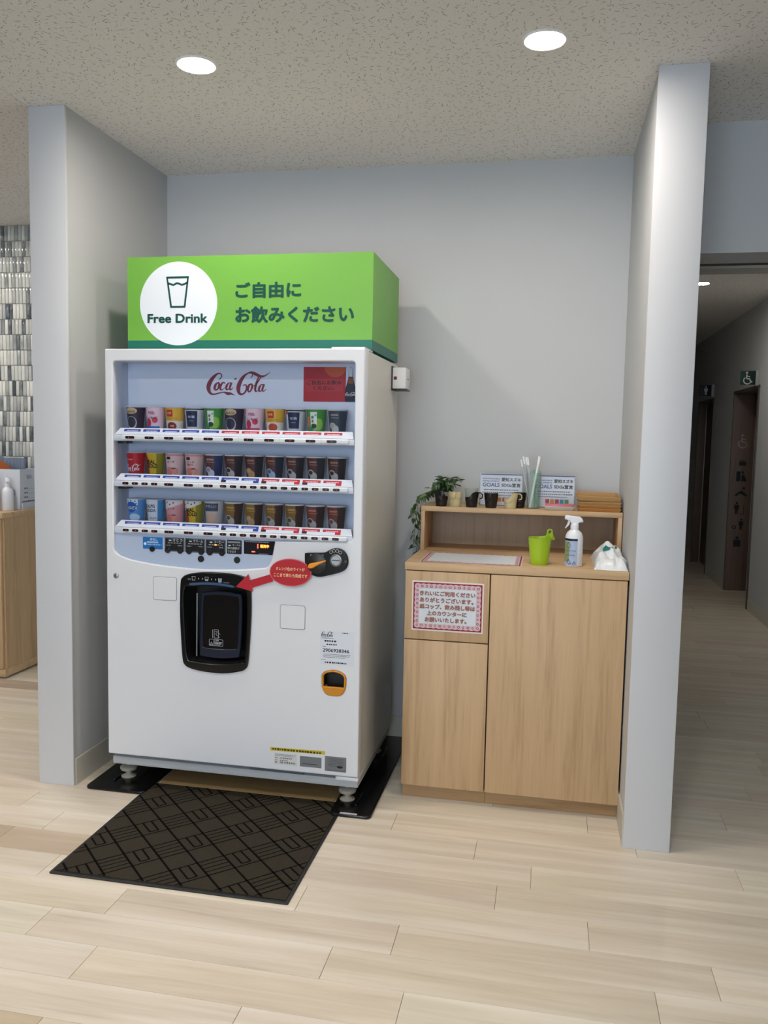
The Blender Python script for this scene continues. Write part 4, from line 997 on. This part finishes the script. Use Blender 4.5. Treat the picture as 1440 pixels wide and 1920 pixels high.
def spray_bottle(x, y, z, sc, label, lab=True, face=PI):
    t_ = thing('spray_bottle', label, 'spray bottle', (x, y, z))
    prof = [(0,0),(.032,0),(.0352,.004),(.0352,.108),(.034,.122),(.028,.136),(.017,.146),(.0145,.150),(.0145,.156)]
    M_ = mat('white_bottle', 'e2e5ec', .3)
    MB().lathe([(r_*sc, z_*sc) for r_, z_ in prof], (x, y, z), 36).to('bottle', M_, t_, smooth=40)
    MB().lathe([(.0165*sc,.150*sc),(.0165*sc,.166*sc),(.014*sc,.168*sc),(.011*sc,.176*sc)], (x, y, z), 28).to('collar', M_, t_, smooth=40)
    hd = round_poly([(-.040,.200,.003),(-.040,.188,.002),(-.026,.184,.005),(-.018,.180,.004),(-.013,.168,.002),(.014,.168,.004),(.016,.176,.004),(.034,.178,.006),(.030,.190,.006),(.022,.199,.006),(-.034,.204,.004)][::1], .004)
    me = curve_mesh([[(p[0]*sc, p[1]*sc) for p in hd]], .022*sc, .004*sc, 2); me.materials.clear()
    tg = curve_mesh([[(p[0]*sc, p[1]*sc) for p in round_poly([(-.026,.184),(-.017,.180),(-.022,.165),(-.036,.150),(-.038,.153),(-.030,.168)], .003)]], .012*sc, .002*sc, 2); tg.materials.clear()
    Rm = Matrix.Translation((x, y, z)) @ Matrix.Rotation(face, 4, 'Z') @ ORI['F']
    for nm, q in (('spray_head', me), ('trigger', tg)): q.transform(Rm); link(nm, q, M_, t_, smooth=50)
    if lab:
        R0 = .0352*sc+.0004
        def patch(a0, a1, z0, z1, cc, lift, nm):
            vs, fs = [], []
            for i in range(15):
                a = math.radians(a0+(a1-a0)*i/14)
                for zz in (z0, z1): vs.append((x+(R0+lift)*math.sin(a), y-(R0+lift)*math.cos(a), z+zz))
                if i: fs.append((2*i-2, 2*i, 2*i+1, 2*i-1))
            return link(nm, mesh(vs, fs), flat_print(cc), t_, smooth=60)
        lb = patch(-80, 22, .006, .112, 'a9b9d6', 0, 'label'); patch(-80, 22, .104, .113, '23283a', .0003, 'label_band'); patch(-80, -30, .020, .100, '8d9a72', .0002, 'label_tint')
        def wrap(me, nm, cc, lift=.0008):
            for v in me.vertices: a = v.co.x/R0; l_ = lift+v.co.z; v.co = (x+(R0+l_)*math.sin(a), y-(R0+l_)*math.cos(a), z+v.co.y)
            link(nm, me, flat_print(cc), t_)
        wrap(curve_mesh([ell(-.022,.086,.0075,.012,24), ell(-.022,.086,.0062,.0105,24)]), 'label_ring', '2c3038')
        wrap(text_mesh('PRODUCT CLEAR', -.034, .062, .008, .067, .01), 'lettering', '5b6680'); wrap(text_mesh('SANITIZER', -.034, .044, .004, .049, .01), 'lettering', '5b6680')
        wrap(curve_mesh([[(-.030,.018),(-.022,.032),(-.010,.014),(-.018,.008)]]), 'label_crystal', '3a4478'); wrap(curve_mesh([[(-.008,.010),(.002,.024),(.010,.012),(.002,.006)]]), 'label_crystal', '6878a8')
    return t_
spray_bottle(2.034, -.575, KZ, 1.0, 'white spray bottle with blue and green label on the worktop', True, 0.05)

# wipes packet
wp = thing('wipes_packet', 'crumpled white wipes packet with green print on the worktop by the column', 'packet', (2.178, -.48, KZ))
rw = random.Random(4); NX, NY = 11, 13; vs, fs = [], []
px0, px1, py0, py1 = 2.116, 2.240, -.668, -.300
def hgt(u, v):
    e = min(u, 1-u, (v)*1.3, (1-v)*1.3); b_ = min(1, e*7)
    return .018*b_ + .040*b_*math.exp(-((u-.46)/.33)**2-((v-.50)/.26)**2) + .012*b_*abs(math.sin(7*u+3*v))*(v > .2) + .012*b_*max(0, v-.4)*(u > .3)
for j in range(NY+1):
    for i in range(NX+1):
        u, v = i/NX, j/NY; z_ = hgt(u, v)
        z_ += rw.uniform(-1, 1)*.0085*(z_ > .012)
        vs.append((px0+(px1-px0)*(u+.02*math.sin(9*v)), py0+(py1-py0)*(v+.012*math.sin(7*u)), KZ+.001+z_+(.018 if 0 < i < NX and 0 < j < NY else .002)))
k0 = len(vs)
for j in range(NY+1):
    for i in range(NX+1): vs.append((vs[j*(NX+1)+i][0]*.999+.001*2.178, vs[j*(NX+1)+i][1], KZ+.0005))
q = lambda i, j: j*(NX+1)+i
for j in range(NY):
    for i in range(NX): fs.append((q(i,j), q(i+1,j), q(i+1,j+1), q(i,j+1))); fs.append((k0+q(i,j), k0+q(i,j+1), k0+q(i+1,j+1), k0+q(i+1,j)))
for i in range(NX): fs.append((q(i,0), k0+q(i,0), k0+q(i+1,0), q(i+1,0))); fs.append((q(i,NY), q(i+1,NY), k0+q(i+1,NY), k0+q(i,NY)))
for j in range(NY): fs.append((q(0,j), q(0,j+1), k0+q(0,j+1), k0+q(0,j))); fs.append((q(NX,j), k0+q(NX,j), k0+q(NX,j+1), q(NX,j+1)))
wv_ = list(vs); wme = mesh(vs, fs); bm = bmesh.new(); bm.from_mesh(wme)
bmesh.ops.subdivide_edges(bm, edges=bm.edges, cuts=2, smooth=.9, fractal=.35, along_normal=.4, use_grid_fill=True, seed=3)
for v in bm.verts: v.co.z = max(v.co.z, KZ+.0005); v.co.x = min(v.co.x, WR-.003)
bm.to_mesh(wme); bm.free(); link('film_packet', wme, mat('white_film', 'dfe3e6', .28), wp, smooth=38)
def on_packet(cells, m, nm):
    V, F_ = [], []
    for (i, j) in cells:
        b_ = len(V); V += [Vector(wv_[q(a, b2)])+Vector((0, -.0012, .0030)) for a, b2 in ((i,j),(i+1,j),(i+1,j+1),(i,j+1))]; F_.append((b_, b_+1, b_+2, b_+3))
    link(nm, mesh(V, F_), m, wp)
on_packet([(3,4),(4,4),(5,4),(6,4)], flat_print('1c7a70'), 'green_print')
on_packet([(8,8),(8,9)], flat_print('1c5a58'), 'green_edge')

# ---- cup holders on the hutch
def cup_holder(x, y, col, ang, label, lift=0):
    t_ = thing('cup_holder', label, 'cup holder', (x, y, HZ+lift), 'cup holders on the hutch')
    M_ = mat('holder_'+col, {'black': '17130f', 'cream': 'cdbf92'}[col], .35)
    n = 36; rings = []
    def hz(a):
        d_ = math.cos(a); t = min(1, max(0, (d_+.35)/.75)); t = t*t*(3-2*t); return .044+.024*t
    def ring(rad, zf): return [(rad*math.cos(2*PI*i/n), rad*math.sin(2*PI*i/n), zf(2*PI*i/n)) for i in range(n)]
    rr = lambda z_: .0245+.0068*z_/.068
    R_ = [ring(.0001, lambda a: .001), ring(.0235, lambda a: .0), ring(.0245, lambda a: .001)]
    for f in (.3, .6, .62, .66, .85, 1): R_.append([( (rr(hz(2*PI*i/n)*f)+(.001 if f > .61 else 0))*math.cos(2*PI*i/n), (rr(hz(2*PI*i/n)*f)+(.001 if f > .61 else 0))*math.sin(2*PI*i/n), hz(2*PI*i/n)*f) for i in range(n)])
    for f in (1, .6, .05): R_.append([((rr(hz(2*PI*i/n)*f)-.0014)*math.cos(2*PI*i/n), (rr(hz(2*PI*i/n)*f)-.0014)*math.sin(2*PI*i/n), hz(2*PI*i/n)*f) for i in range(n)])
    R_.append(ring(.0001, lambda a: .003))
    vs, fs = [], []
    for a in R_: vs += a
    for j in range(len(R_)-1):
        for i in range(n): k_ = (i+1) % n; fs.append((j*n+i, j*n+k_, (j+1)*n+k_, (j+1)*n+i))
    Rz = Matrix.Rotation(ang, 4, 'Z')
    me = mesh(vs, fs); me.transform(Rz); link('holder_body', me, M_, t_, True, 50)
    hm = MB().tube([(.0305,0,.064),(.040,0,.0655),(.047,0,.060),(.049,0,.050),(.046,0,.042),(.040,0,.040),(.036,0,.0405)], .0028, 8).mesh()
    hm.transform(Matrix.Diagonal((1,1.9,1,1))); hm.transform(Rz); link('handle', hm, M_, t_, True, 60)
    return t_
cy = -.263
cup_holder(1.453, cy, 'black', math.radians(165), 'black plastic cup holder leftmost on the hutch, in front of the plant')
cup_holder(1.516, cy, 'cream', math.radians(-92), 'cream plastic cup holder with its handle facing out, right of the plant')
cup_holder(1.589, cy+.002, 'black', math.radians(-4), 'black plastic cup holder with handle pointing right, middle of the row')
cup_holder(1.676, cy, 'black', math.radians(-92), 'black plastic cup holder with handle facing out, before the first card stand')
cup_holder(1.762, cy-.001, 'cream', math.radians(2), 'cream plastic cup holder with handle pointing right, beside the straws')
cup_holder(1.797, cy+.062, 'black', math.radians(80), 'black plastic cup holder half hidden between cream holder and straws')
cc = thing('clear_cup', 'clear plastic cup behind the middle black cup holder', 'cup', (1.578, -.165, HZ))
MB().shell([(0,.001),(.024,.001),(.031,.078),(.032,.079),(.030,.079),(.0235,.003),(0,.003)], (1.578,-.165,HZ), 28).to('cup_wall', M_CLEARP, cc, smooth=50)

# ---- card stands
SDG = ['c22a36', 'd98a2c', 'b8324c', '3f8fb8', '4a9a5a']
def card_stand(x0, x1, y, label):
    t_ = thing('card_stand', label, 'card stand', ((x0+x1)/2, y, HZ), 'printed goal cards on the hutch')
    tilt = Matrix.Translation((0, y, HZ+.003)) @ Matrix.Rotation(math.radians(-8), 4, 'X') @ Matrix.Translation((0, -y, -HZ-.003))
    z0, z1 = HZ+.004, HZ+.147; wd = x1-x0
    def put(o): o.data.transform(Matrix.Translation(ROOT[t_.name])); o.data.transform(tilt); o.data.transform(Matrix.Translation(-ROOT[t_.name])); return o
    cd = put(rbox('printed_card', x0, x1, y, y+.0012, z0, z1, flat_print('e2e4ea'), t_, 0))
    d_ = y-.0003
    put(flat('blue_strip', [rect(x0, z1-.005, x1, z1)], d_, flat_print('34528c'), cd))
    put(text('SUSTAINABLE', x0+.008, z1-.026, x0+wd*.46, z1-.019, d_, flat_print('2a4c8c'), cd, bold=.03)); put(text('DEVELOPMENT', x0+.008, z1-.037, x0+wd*.46, z1-.030, d_, flat_print('2a4c8c'), cd, bold=.03))
    put(text('GOALS', x0+.008, z1-.060, x0+wd*.46, z1-.041, d_, flat_print('2a4c8c'), cd, bold=.04))
    put(text('愛知スズキ', x0+wd*.50, z1-.034, x0+wd*.97, z1-.016, d_, flat_print('22242c'), cd, bold=.045)); put(text('SDGs宣言', x0+wd*.50, z1-.060, x0+wd*.97, z1-.041, d_, flat_print('22242c'), cd, bold=.045))
    put(link('small_print', lines_mesh([(x0+.014, x1-.016, z1-.076, .005), (x0+.008, x1-.008, z1-.088, .005), (x0+.014, x1-.030, z1-.099, .003)], 'F', d_), flat_print('3c3f48'), cd))
    for i, c_ in enumerate(SDG): put(flat('goal_square', [rect(x0+wd*(.30+.118*i), z1-.127, x0+wd*(.30+.118*i)+wd*.098, z1-.108)], d_, flat_print(c_), cd))
    put(rbox('acrylic_front', x0-.004, x1+.004, y-.004, y-.002, z0-.001, z1+.003, clear('card_acrylic', 'fafbfd', .05), t_, 0)); put(rbox('acrylic_back', x0-.004, x1+.004, y+.003, y+.005, z0-.001, z1+.003, MATS['card_acrylic'], t_, 0))
    rbox('acrylic_foot', x0-.004, x1+.004, y-.006, y+.055, HZ+.0002, HZ+.003, MATS['card_acrylic'], t_, 0)
    return t_
card_stand(1.617, 1.805, -.130, 'acrylic card stand with blue heading, left of the straws')
card_stand(1.858, 2.040, -.140, 'acrylic card stand with blue heading, right of the straws and behind the white tray')

# ---- straws in a tumbler
SXc, SYc = 1.860, -.215
tu = thing('straw_tumbler', 'clear plastic tumbler holding wrapped straws and green stirrers', 'tumbler', (SXc, SYc, HZ))
MB().shell([(0,.001),(.027,.001),(.0335,.158),(.0345,.160),(.0325,.160),(.0262,.004),(0,.004)], (SXc,SYc,HZ), 32).to('tumbler_wall', M_CLEARP, tu, smooth=50)
def straw(bx, by, tx, ty, L, r_, m, label, cat, nm, grp):
    t_ = thing(nm, label, cat, (SXc+bx, SYc+by, HZ+.005), grp)
    p0 = Vector((SXc+bx, SYc+by, HZ+.005)); p1 = Vector((SXc+tx, SYc+ty, HZ+.005+L))
    MB().tube([p0, p0.lerp(p1, .5), p0.lerp(p1, .85)], r_, 10).to('straw_body', m, t_, smooth=60)
    MB().tube([p0.lerp(p1, .85), p0.lerp(p1, .97), p1], [r_*1.05, r_*1.25, r_*1.4], 10).to('wrapper_end', mat('wrapper_white', 'f0f2f2', .5), t_, smooth=60)
M_STR = mat('straw_film', 'b9bec2', .3)
for k, (bx, by, tx, ty, L) in enumerate(((-.012,-.006,-.060,-.004,.212), (-.006,.004,-.050,.004,.226), (-.010,.010,-.040,.010,.216), (-.002,-.010,-.037,-.006,.224), (.002,.000,-.030,-.012,.222))):
    straw(bx, by, tx, ty, L, .0036, M_STR, 'white wrapped straw leaning left in the clear tumbler', 'straw', 'wrapped_straw', 'wrapped straws leaning left')
straw(-.014, -.012, .022, -.010, .228, .0052, mat('straw_white', 'e6eaea', .4), 'thick white wrapped straw leaning right in the clear tumbler', 'straw', 'wrapped_straw', 'wrapped straws')
M_GST = mat('green_stirrer', '6fae94', .35)
for k, (bx, by, tx, ty, L) in enumerate(((.010,.010,-.006,.014,.165), (.014,.004,.000,.010,.170), (.006,.014,.006,.018,.160), (.016,-.004,.016,.000,.158), (.012,-.010,.024,.004,.162))):
    t_ = thing('stirrer', 'thin pale green stirrer standing in the clear tumbler', 'stirrer', (SXc+bx, SYc+by, HZ+.005), 'green stirrers in the tumbler')
    MB().tube([(SXc+bx, SYc+by, HZ+.005), (SXc+tx, SYc+ty, HZ+.005+L)], .0028, 6).to('stirrer_stick', M_GST, t_)
# ---- white tray with pink pack
tr = thing('foam_tray', 'small white tray on the hutch under a pink packet', 'tray', (1.975, -.255, HZ))
def frustum_tray(x0, x1, y0, y1, z0, h, t, fl):
    mb = MB(); A = lambda x0, x1, y0, y1, z: [(x0,y0,z),(x1,y0,z),(x1,y1,z),(x0,y1,z)]
    V = A(x0+fl,x1-fl,y0+fl,y1-fl,z0) + A(x0,x1,y0,y1,z0+h) + A(x0+t,x1-t,y0+t,y1-t,z0+h) + A(x0+fl+t,x1-fl-t,y0+fl+t,y1-fl-t,z0+t)
    F_ = [(3,2,1,0)] + [(a*4+i, a*4+(i+1) % 4, (a+1)*4+(i+1) % 4, (a+1)*4+i) for a in range(3) for i in range(4)] + [(12,13,14,15)]
    return mb.add(V, F_)
me = frustum_tray(1.908, 2.043, -.288, -.215, HZ+.0003, .018, .0025, .012).mesh(); bevel_mesh(me, .0012, 1); link('tray_body', me, mat('foam_white', 'd3d4d2', .5), tr, smooth=40)
pk = thing('pink_packet', 'flat pink packet lying in the white tray', 'packet', (1.975, -.252, HZ+.012))
rbox('packet_body', 1.913, 2.038, -.278, -.221, HZ+.0135, HZ+.027, mat('pink_wrap', 'c2606c', .25), pk, .005, 3); rbox('white_base', 1.914, 2.037, -.2775, -.2215, HZ+.0034, HZ+.0135, mat('pack_white', 'e4e0e2', .4), pk, .002)
# ---- wooden trays, stacked
M_TRW = wood('tray_wood', 'b08a58', '8f6b40', 'X'); M_TRW2 = wood('tray_wood_side', 'b07c44', '8a5c2e', 'X', 1.4)
ords = ['bottom', 'second from the bottom', 'third from the bottom', 'top']
for k in range(4):
    z0 = HZ+.0004+k*.0140; sh_ = (0, .001, -.001, -.006)[k]
    x0, x1, y0, y1 = 2.052+(.004 if k < 2 else 0)+sh_*.2, 2.236, -.284+k*.001, -.110
    t_ = thing('wooden_tray', 'shallow wooden tray, %s of the stack on the hutch' % ords[k], 'tray', ((x0+x1)/2, (y0+y1)/2, z0), 'stacked wooden trays')
    MB().box(x0+.010, x1-.010, y0+.010, y1-.010, z0, z0+.004).to('tray_base', M_TRW, t_)
    hh = .0120 if k < 3 else .019; fl = .006; tm_ = M_TRW2 if k in (0, 1) else M_TRW
    def side(a, b_, c_, d_):                       # lower edge a->b, upper edge c->d
        V = [Vector(p) for p in (a, b_, d_, c_)]; nrm = (V[1]-V[0]).cross(V[3]-V[0]).normalized()*.005
        return MB().add([tuple(p) for p in V] + [tuple(p-nrm) for p in V], [(0,1,2,3),(7,6,5,4),(0,4,5,1),(1,5,6,2),(2,6,7,3),(3,7,4,0)])
    lo = [(x0+fl,y0+fl,z0),(x1-fl,y0+fl,z0),(x1-fl,y1-fl,z0),(x0+fl,y1-fl,z0)]; hi = [(x0,y0,z0+hh),(x1,y0,z0+hh),(x1,y1,z0+hh),(x0,y1,z0+hh)]
    for i in range(4): side(lo[i], lo[(i+1) % 4], hi[i], hi[(i+1) % 4]).to('tray_side', tm_, t_)
    if k == 3: t_.rotation_euler = (.075, .02, .03); t_.location.z += .0085; t_.location.x -= .004

# ---- trailing plant
pp = thing('trailing_plant', 'leafy green trailing plant in a small pot at the left end of the hutch', 'plant', (1.455, -.135, HZ))
MB().shell([(0,.001),(.030,.001),(.040,.055),(.042,.058),(.037,.058),(.034,.048),(0,.048)], (1.455,-.135,HZ), 28).to('pot', mat('white_pot', 'b9b6ae', .5), pp, smooth=50)
MB().lathe([(.034,.046),(.034,.049)], (1.455,-.135,HZ), 20).to('soil', mat('soil', '2a2018', .95), pp)
rl = random.Random(21); M_LEAF = NT('ivy_leaf'); oi = M_LEAF.n('ShaderNodeObjectInfo')
M_LEAF.l(M_LEAF.ramp(oi.outputs['Random'], [(0, '2a4426'), (.5, '40623a'), (.8, '5c7a4c'), (1, '90a070')]), M_LEAF.b.inputs['Base Color']); M_LEAF.b.inputs['Roughness'].default_value = .45
leaf_me = mesh([(0,0,0),(.006,.004,.002),(.0085,.011,.001),(.005,.021,-.001),(0,.030,-.005),(-.005,.021,-.001),(-.0085,.011,.001),(-.006,.004,.002),(0,.011,-.002),(0,.021,-.004)], [(0,1,2,8),(8,2,3,9),(9,3,4),(0,8,6,7),(8,9,5,6),(9,4,5)])
leaf_me.materials.append(M_LEAF.m); leaf_me.shade_smooth()
M_STEM = mat('plant_stem', '4a5a34', .6)
def leaf(p, yaw, pitch, s_):
    o = bpy.data.objects.new('leaf', leaf_me); COL.objects.link(o); o.parent = pp; o.location = Vector(p)-ROOT[pp.name]
    o.rotation_euler = (pitch, rl.uniform(-.5, .5), yaw); o.scale = (s_, s_, s_)
base = Vector((1.455, -.135, HZ+.055))
stems = []
for k in range(34):                                  # upright bushy stems
    a = rl.uniform(0, 2*PI); d_ = rl.uniform(.02, .085); hh = rl.uniform(.0, .075)
    p1 = base+Vector((d_*math.cos(a)*1.0-.004, d_*math.sin(a)*.8, hh)); mid = base.lerp(p1, .5)+Vector((0,0,.025))
    stems.append([base, mid, p1])
for x_, y_, zend in ((1.335,-.10,.93), (1.322,-.17,1.00), (1.345,-.22,.97), (1.31,-.13,1.12)):      # trailing over the left end
    stems.append([base, Vector((1.40,y_,HZ+.065)), Vector((x_+.012,y_,HZ+.03)), Vector((x_,y_,(HZ+zend)/2)), Vector((x_-.006,y_-.01,zend))])
stm = MB()
for st_ in stems:
    stm.tube(st_, .0013, 5)
    tot = 3 if len(st_) == 3 else 14
    for q_ in range(tot):
        t = .35+.65*q_/(tot-1) if tot == 3 else .2+.8*q_/(tot-1); f = t*(len(st_)-1); i = min(int(f), len(st_)-2); p = st_[i].lerp(st_[i+1], f-i)
        leaf(p+Vector((rl.uniform(-.006,.006), rl.uniform(-.006,.006), 0)), rl.uniform(0, 2*PI), rl.uniform(-1.1, .5) if tot == 3 else rl.uniform(-1.5, -.2), rl.uniform(.9, 1.45))
stm.to('stems', M_STEM, pp)

# ================================================================== room on the left
lc = thing('side_cabinet', 'light oak cabinet against the mosaic wall in the room on the left', 'cabinet', (-2.0, .59, 0))
LX1, LY0, LZ = -1.237, .377, 1.005
MB().box(-2.8, LX1-.004, LY0+.022, .800, .058, LZ-.034).to('carcass', M_OAKV, lc)
rbox('plinth', -2.8, LX1-.002, LY0+.004, .800, .012, .058, M_OAKH, lc, .001)
for k in range(3):
    xa = LX1-.012-.50*(k+1); rbox('door', xa+.003, xa+.497, LY0, LY0+.020, .062, LZ-.038, M_OAKV, lc, .002)
rbox('worktop', -2.8, LX1, LY0-.002, .802, LZ-.034, LZ, M_OAKH, lc, .002)
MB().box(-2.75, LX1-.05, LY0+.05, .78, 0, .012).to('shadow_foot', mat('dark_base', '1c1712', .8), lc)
# storage box
bx_ = thing('storage_box', 'open white cardboard storage box with hand hole on the left cabinet', 'box', (-1.42, .66, LZ))
BR = Matrix.Translation((-1.272, .600, LZ)) @ Matrix.Rotation(math.radians(4), 4, 'Z')
def bput(mb, nm, m):
    me = mb.mesh() if isinstance(mb, MB) else mb
    me.materials.clear(); me.transform(BR); return link(nm, me, m, bx_)
M_CARD = mat('white_card', 'cfd4de', .6); BH = .250
bput(MB().box(-.36,0,0,.004,0,BH), 'box_front', M_CARD)
sd = curve_mesh([rect(0,0,.185,BH), rrect(.075,BH-.062,.150,BH-.036,.008)], .004); sd.transform(ORI['R']); sdo = bput(sd, 'box_side', M_CARD)
bput(MB().box(-.36,-.356,0,.185,0,BH), 'box_side', M_CARD); bput(MB().box(-.36,0,.181,.185,0,BH), 'box_back', M_CARD); bput(MB().box(-.36,0,0,.185,0,.004), 'box_floor', M_CARD)
bput(MB().box(.002,.006,.02,.185,0,.040), 'box_flap', M_CARD)
for k, z_ in enumerate((.125,.098,.070)):
    me = lines_mesh([(.045,.085,z_,.010)], 'R', .0028); bput(me, 'box_print', flat_print('5a6270')); me = lines_mesh([(.085,.185,z_-.002,.0018)], 'R', .0028); bput(me, 'box_rule', flat_print('8a92a0'))
bput(lines_mesh([(.020,.185,.045,.008)], 'R', .0028), 'box_print', flat_print('4a5260'))
bput(MB().add([(-.10,-.0006,.090),(-.03,-.0006,.090),(-.03,-.0006,.125),(-.10,-.0006,.125)], [(0,1,2,3)]), 'grey_label', flat_print('9aa2b0'))
# things in the box
bag = thing('plastic_sleeve', 'clear plastic sleeve standing up in the white storage box', 'sleeve', (-1.40, .70, LZ+.006)); me = MB().box(-.30,-.020,.105,.110,.006,.318).mesh(); me.transform(BR); link('sleeve', me, clear('sleeve_plastic', 'c9d2e4', .08, .1, .30, '9aa6bc'), bag)
ob = thing('orange_folder', 'orange folded card peeking out of the white storage box', 'card', (-1.43, .66, LZ+.006)); me = MB().add([(-.235,.070,.006),(-.10,.070,.006),(-.10,.070,.255),(-.165,.070,.300),(-.235,.070,.245),(-.235,.074,.006),(-.10,.074,.006),(-.10,.074,.255),(-.165,.074,.300),(-.235,.074,.245)], [(0,1,2,3,4),(9,8,7,6,5),(0,5,6,1),(1,6,7,2),(2,7,8,3),(3,8,9,4),(4,9,5,0)]).mesh(); me.transform(BR); link('card', me, mat('orange_card', 'a8561e', .5), ob)
spray_bottle(-1.308, .532, LZ, .98, 'white spray bottle in front of the storage box on the left cabinet', False, -.9)
cn_ = thing('aerosol_can', 'blue and white spray can at the left edge beside the white box', 'can', (-1.392, .500, LZ))
MB().lathe([(.030,0),(.033,.003),(.033,.150),(.030,.156),(.024,.160)], (-1.392,.500,LZ), 28).to('can', mat('blue_can', '31456e', .3, var=.5, vscale=60), cn_, smooth=40)
MB().lathe([(.030,.158),(.031,.162),(.031,.212),(.028,.218),(.0,.219)], (-1.392,.500,LZ), 28).to('cap', M_WHITEP, cn_, smooth=40)

# ================================================================== hallway doors and signs
M_JAMB = wood('dark_oak_jamb', '6d5a50', '54443c', 'Z'); M_LEAFD = wood('walnut_leaf', '6b4c36', '543a28', 'X'); M_FR = mat('bronze_frame', '5c534c', .5)
def hall_door(n, y0, y1, zt, dep, label):
    t_ = thing('door_%d' % n, label, None, (HX+dep, (y0+y1)/2, 0), kind='structure')
    rbox('far_jamb', HX-.004, HX+dep, y1-.012, y1+.002, 0, zt, M_JAMB, t_, .001); rbox('near_jamb', HX-.010, HX+dep, y0-.03, y0+.008, 0, zt+.02, M_FR, t_, .001)
    rbox('head_jamb', HX-.008, HX+dep, y0-.03, y1, zt-.012, zt+.02, M_FR, t_, .001); rbox('frame_edge', HX-.008, HX, y1, y1+.02, 0, zt+.02, M_FR, t_, .001)
    rbox('door_leaf', HX+dep+.012, HX+dep+.048, y0-.02, y1+.03, .012, zt, M_LEAFD, t_, .001); MB().box(HX+dep+.05, HX+dep+.06, y0-.05, y1+.05, 0, zt+.02).to('dark_gap', M_BLKM, t_)
    return t_
D1 = hall_door(1, 4.03, 5.04, 2.012, .205, 'dark wood sliding door with pictograms on its jamb, nearer along the hallway')
D2 = hall_door(2, 6.14, 7.10, 2.0, .085, 'dark wood sliding door with louvre under the man sign, farther along the hallway')
def circle(cx, cz, r_, n=14): return ell(cx, cz, r_, r_, n)
def man(x, z, h):
    s_ = h/10; return [circle(x, z+9*s_, .95*s_), round_poly([(x-1.9*s_,z+7.6*s_),(x+1.9*s_,z+7.6*s_),(x+1.9*s_,z+4*s_),(x+1.1*s_,z+4*s_),(x+1.0*s_,z),(x+.1*s_,z),(x,z+3.6*s_),(x-.1*s_,z),(x-1.0*s_,z),(x-1.1*s_,z+4*s_),(x-1.9*s_,z+4*s_)][::-1], .2*s_)]
def wheel(x, z, h, d, m, parent):
    s_ = h/10; mb = MB()
    ribbon(mb, [(x-1.0*s_,z+7.6*s_,1.0*s_),(x-.9*s_,z+4.2*s_,1.0*s_),(x+1.6*s_,z+4.0*s_,1.0*s_)]); ribbon(mb, [(x+1.4*s_,z+4.0*s_,1.0*s_),(x+2.4*s_,z+1.2*s_,1.0*s_),(x+3.6*s_,z+1.6*s_,.9*s_)]); ribbon(mb, [(x-.9*s_,z+6.0*s_,.7*s_),(x+1.6*s_,z+5.8*s_,.7*s_)])
    ribbon(mb, [(x-.4*s_+3.0*s_*math.cos(a), z+2.6*s_+3.0*s_*math.sin(a), .85*s_) for a in [math.radians(q) for q in range(130, 361, 23)]])
    L = circle(x-1.0*s_, z+9.0*s_, .9*s_); mb.add([(p[0], p[1], 0) for p in L], [tuple(range(len(L)))])
    me = mb.mesh(); me.transform(at_plane('F', d)); return link('wheelchair_pictogram', me, m, parent)
M_PW = mat('pictogram_white', 'b9bdbb', .5); M_PD = flat_print('1a1c22')
jd = 5.04-.0125
wheel(3.845, 1.47, .135, jd, mat('pictogram_grey', '9a9894', .5), D1)
def pic(loops, nm): flat(nm, loops, jd, M_PD, D1)
pic([rrect(3.815,1.285,3.885,1.325,.012), rect(3.82,1.330,3.87,1.336)], 'bed_pictogram')
pic([rect(3.795,1.125,3.835,1.225), circle(3.855,1.215,.012), [(3.845,1.125),(3.895,1.125),(3.88,1.17),(3.86,1.2),(3.845,1.18)]], 'feeding_pictogram')
pic([[(3.79,.985),(3.80,.970),(3.84,1.0),(3.90,.97),(3.905,.985),(3.86,1.03),(3.83,1.02)], circle(3.872,1.055,.013)], 'changing_pictogram')
pic(man(3.815,.79,.125)+[[(3.84,.79),(3.885,.79),(3.885,.88),(3.88,.88),(3.88,.795),(3.84,.795)]], 'toilet_pictogram')
pic(man(3.865,.63,.115)+[circle(3.80,.655,.02), circle(3.80,.655,.012)], 'ostomate_pictogram')
pic([rrect(3.80,.455,3.87,.525,.01), circle(3.835,.545,.016)], 'child_pictogram')
MB().tube([(HX+.080,6.22,1.0),(HX+.080,6.22,1.75)], .010, 8).to('pull_handle', M_STEEL, D2)
for k in range(22): rbox('louvre', HX+.088, HX+.098, 6.20, 6.42, .22+k*.028, .236+k*.028, mat('louvre_brown', '4a3628', .5), D2, 0)
def flag_sign(y, z0, z1, col, edge, label, cat='sign'):
    t_ = thing('flag_sign', label, cat, (HX, y, (z0+z1)/2), 'projecting signs over the hallway doors')
    rbox('sign_plate', 3.583, 3.708, y-.012, y+.012, z0, z1, flat_print(col), t_, .001); rbox('wall_bracket', 3.708, HX, y-.012, y+.012, z0-.008, z1+.008, mat('bracket_grey', 'a6a7a4', .5), t_, .001)
    flat('edge_strip', [rect(-(y+.011), z0, -(y-.011), z1)], 3.5826, flat_print(edge), t_, ori='L'); return t_
fs1 = flag_sign(4.06, 2.034, 2.157, '16302f', '2c7a5c', 'dark green wheelchair sign projecting over the nearer hallway door')
wheel(3.643, 2.045, .105, 4.06-.0125, M_PW, fs1)
fs2 = flag_sign(6.16, 2.044, 2.168, '101c38', '1d2f5c', 'dark navy man sign projecting over the farther hallway door')
flat('man_pictogram', man(3.648, 2.055, .100), 6.16-.0125, M_PW, fs2)
